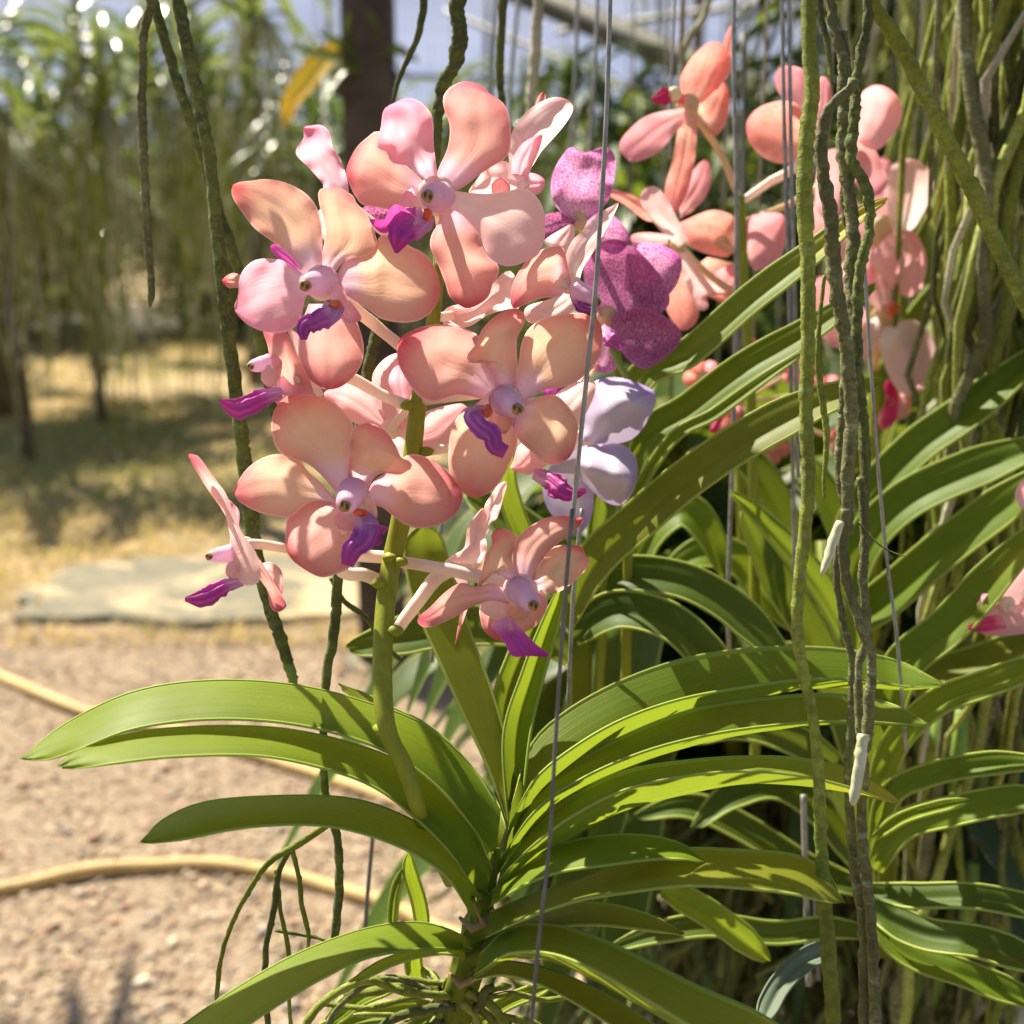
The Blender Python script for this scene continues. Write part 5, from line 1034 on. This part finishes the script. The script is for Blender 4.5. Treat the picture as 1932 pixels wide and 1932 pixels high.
# ---------------------------------------------------------------- litter under the right side
def litter():
    mb = MB(); mats = [DRYLEAF, ROOTP, LEAFY, PEB[2]]
    for i in range(700):
        x, y = RNG.uniform(-.05, 1.3), RNG.uniform(.9, 2.6); z = gz(x, y) + RNG.uniform(.004, .03); a = RNG.uniform(0, 6.28); l_ = RNG.uniform(.01, .035)
        q = Vector((math.cos(a), math.sin(a), RNG.uniform(-.3, .5))) * l_; c_ = Vector((x, y, z))
        tube(mb, [c_ - q, c_ + Vector((0, 0, l_ * .2)), c_ + q], [l_ * .08, l_ * RNG.uniform(.15, .4), l_ * .06], 5, mi=int(RNG.choice(4, p=[.4, .2, .15, .25])), flat=.4)
    tag(mb.build('leaf_litter', mats), kind='stuff')
litter()

# ---------------------------------------------------------------- post, pipes, tunnel roof, trees
def post(xp, yb, wpx, d, label, z1=3.2, mat=WOOD, square=True, z0=-.05):
    a = P(xp, 600, d); r = wpx * px(d) / 2; o = empty('wooden_post', (a.x, a.y, 0), label, 'post')
    mb = MB(); n = 30
    vs = []; pth = [Vector((a.x + .01 * noise.noise(Vector((i * .4, 0, xp))), a.y, z0 + (z1 - z0) * i / (n - 1))) for i in range(n)]
    tube(mb, pth, r * (1.25 if square else 1), 4 if square else 10, .06, 2); mb.build('shaft', mat, o, smooth=not square)
    mb = MB(); ball(mb, (a.x, a.y, 0), r * 1.7, 0, (1, 1, .25), None, 12, 6, .2, 2); mb.build('footing', CONC, o)
post(708, 0, 100, 2.6, 'thick dark wooden post behind the topmost flower')
post(28, 0, 30, 5.0, 'thin grey post at the left edge of the grass', 1.3, BARK, False)
post(178, 0, 22, 6.0, 'thin dark post in the grass behind the leftmost root', 1.3, BARK, False)
post(500, 0, 22, 7.5, 'slim brown post behind the thick left root', 3.2, BARK, False)
post(1300, 0, 22, 9.0, 'distant post below the tunnel roof', 2.6, BARK, False)
# yellow leaf + green sprout on the post
a = P(580, 140, 2.5); e = empty('yellowed_leaf', tuple(a), 'yellow-orange drooping leaf beside the dark post', 'leaf')
sleaf(e, [(640, 85), (605, 115), (575, 150), (548, 190), (538, 240)], 46, (2.45, 2.5), mat=YLEAF, tip=.5, rim=False, name='blade')
e = empty('climbing_fern', tuple(P(690, 110, 2.45)), 'bright green tuft of leaves growing on the dark post', 'fern')
for C in ([(700, 110), (640, 80), (600, 60)], [(690, 110), (660, 60), (660, 20)], [(700, 105), (740, 90), (790, 115)], [(690, 110), (620, 105), (540, 85)], [(700, 100), (720, 60), (690, 20)], [(690, 120), (650, 130), (620, 170)]):
    sleaf(e, C, 26, (2.45, 2.4), mat=FARY, tip=.8, rim=False, n=14)
mb = MB(); ball(mb, P(690, 150, 2.5), .055, 0, (1.2, .8, 1), None, 14, 9, .5, 2); mb.build('root_ball', POTB, e)
# tunnel greenhouse with pale sheeting
def sheet_mat():
    t = NT('greenhouse_film'); ob = t.n('TexCoord').outputs['Object']
    n = t.noise(t.vmul(ob, (.6, .6, 3)), 1, 4); n2 = t.noise(t.vmul(ob, (.4, 6, 9)), 1, 5)
    c = t.mix(t.ramp(n, [(.3, 0), (.7, 1)]), (.52, .60, .82), (.66, .73, .92)); c = t.mix(t.math('MULTIPLY', t.ramp(n2, [(.55, 0), (.65, 1)]), .5), c, (.36, .42, .60))
    return t.done(c, .35, .5, .75, None, t.bump(n2, .3, .02))
FILM = sheet_mat()
TU = empty('greenhouse_tunnel', (0, 12.5, 0), 'arched greenhouse tunnel under pale blue-white film behind the hanging orchids', 'greenhouse')
mb = MB(); n = 20; xs_ = np.linspace(-11, 12, 30); vs = []
def tun(s, x):    # s 0..1 over the arch; the tunnel runs left-right and drops a little to the right
    a = math.pi * s; return Vector((x, 14.6 - 2.6 * math.cos(a) - 0 * s, 1.5 + 2.6 * math.sin(a) ** .8 - .035 * (x - 1)))
for x in xs_:
    for j in range(n): vs.append(tun(j / (n - 1), x))
mb.add(vs, grid_faces(n, len(xs_))); mb.build('film', FILM, TU)
for x in np.linspace(-10.5, 11.5, 16):
    mb = MB(); q = [tun(j / 23, x) + Vector((0, -.03, .03)) for j in range(24)]; q = [Vector((q[0].x, q[0].y, 0))] + q
    tube(mb, q, .028, 8); mb.build('hoop', PIPE, TU)
for s in (.06, .18, .32, .45):
    mb = MB(); tube(mb, [tun(s, x) + Vector((0, -.06, .05)) for x in xs_], .022, 8); mb.build('purlin', PIPE, TU)
# an eave pipe slanting down to the right, nearer
def pipe(a, b, r, label, mat=PIPE):
    mb = MB(); tube(mb, [Vector(a).lerp(Vector(b), i / 12) for i in range(13)], r, 12)
    o = tag(mb.build('roof_pipe', mat), label, 'pipe'); recentre(o, a)
pipe(P(900, -50, 6.2), P(1560, 230, 4.8), .062, 'thick grey roof pipe slanting down behind the upper wires', PIPED)
pipe(P(1050, 60, 7.0), P(1560, -10, 6.0), .018, 'thin roof pipe crossing above the thick one')
pipe(P(840, 20, 7.0), P(1240, 190, 6.0), .014, 'thin roof pipe below and left of the thick one')
pipe(P(1240, -20, 6.5), P(1245, 110, 6.5), .014, 'short upright strut joining the two crossing roof pipes')

def tree(x, y, h, cr, mat, seed, label, palm=False):
    rr = random.Random(seed); root = empty('tree' if not palm else 'palm', (x, y, 0), label, 'tree' if not palm else 'palm', 'trees beyond the greenhouse rows')
    mb = MB(); tube(mb, [Vector((x + .1 * noise.noise(Vector((i * .5, seed, 0))), y, h * .75 * i / 9)) for i in range(10)], [.12 * (1 - .06 * i) for i in range(10)], 9, .2, seed)
    if not palm:
        for k in range(6):
            a = rr.uniform(0, 6.28); z = h * rr.uniform(.3, .6); tube(mb, [Vector((x, y, z)), Vector((x + math.cos(a) * cr * .4, y + math.sin(a) * cr * .4, z + h * .15)), Vector((x + math.cos(a) * cr * .8, y + math.sin(a) * cr * .8, z + h * .25))], [.05, .035, .015], 6)
    mb.build('trunk', BARK, root)
    mb = MB()
    if palm:
        for k in range(16):
            a = rr.uniform(0, 6.28); ln = cr * rr.uniform(.8, 1.1); el = rr.uniform(.2, 1.0)
            for j in range(34):
                s = j / 33; c_ = Vector((x + math.cos(a) * ln * s, y + math.sin(a) * ln * s, h * .75 + ln * (el * s - .9 * s * s)))
                for sg in (-1, 1):
                    sd = Vector((-math.sin(a) * sg + math.cos(a) * .5, math.cos(a) * sg + math.sin(a) * .5, -.35)) * .32 * math.sin(math.pi * (.1 + .85 * s)); wd = Vector((math.cos(a), math.sin(a), 0)) * .022
                    mb.add([c_ - wd, c_ + wd, c_ + sd], [(0, 1, 2)])
    else:
        cl = [(rr.gauss(0, .42), rr.gauss(0, .42), rr.uniform(-1, 1)) for _ in range(22)]
        for k in range(4200):
            c0 = rr.choice(cl); q = Vector((c0[0] * cr, c0[1] * cr, c0[2] * h * .42)) + Vector((rr.gauss(0, 1), rr.gauss(0, 1), rr.gauss(0, .8))) * cr * .20
            p_ = Vector((x, y, h * .55)) + q; a = rr.uniform(0, 6.28); s = rr.uniform(.05, .11)
            u_ = Vector((math.cos(a), math.sin(a), rr.uniform(-.6, .6))).normalized() * s; v_ = u_.cross(Vector((rr.random(), rr.random(), rr.random()))).normalized() * s * .4
            mb.add([p_ - u_, p_ + v_, p_ + u_, p_ - v_], [(0, 1, 2, 3)])
    mb.build('crown', mat, root, smooth=False)
kinds = ['dense dark green tree standing behind the greenhouse rows', 'yellowish green tree standing behind the greenhouse rows']
for i, (x, y, h, cr) in enumerate([(-5.6, 11.2, 1.7, 1.2), (-4.2, 10.6, 1.5, 1.0), (-2.6, 11.4, 1.6, 1.0), (-1.2, 10.8, 1.5, .9), (.0, 11.0, 1.6, .9), (1.2, 9.8, 1.65, .9), (2.6, 10.4, 1.6, 1.0), (4.2, 10.8, 2.0, 1.2), (5.6, 11.2, 2.6, 1.3), (2.0, 8.8, 1.3, .8), (.6, 9.2, 1.4, .8)]):
    tree(x, y, h, cr, FARY if i % 3 == 1 else FARL, i * 7 + 1, kinds[1 if i % 3 == 1 else 0] + ', ' + ['at the far left', 'left of the leftmost root', 'behind the leftmost root', 'behind the top left flower', 'behind the dark post', 'behind the purple flower', 'behind the salmon flowers', 'behind the root bundle', 'behind the root curtain', 'nearer one behind the salmon flowers', 'nearer one behind the topmost flower'][i])
for i, (x, y, h) in enumerate([(.55, 6.6, 1.45), (1.5, 7.2, 1.45), (-2.7, 6.4, 1.75), (-1.5, 7.6, 1.6)]):
    tree(x, y, h, 1.1, FARY, 90 + i, 'feathery palm with arching fronds ' + ['behind the purple flower', 'behind the salmon flowers', 'above the leftmost root', 'left of the dark post'][i], True)
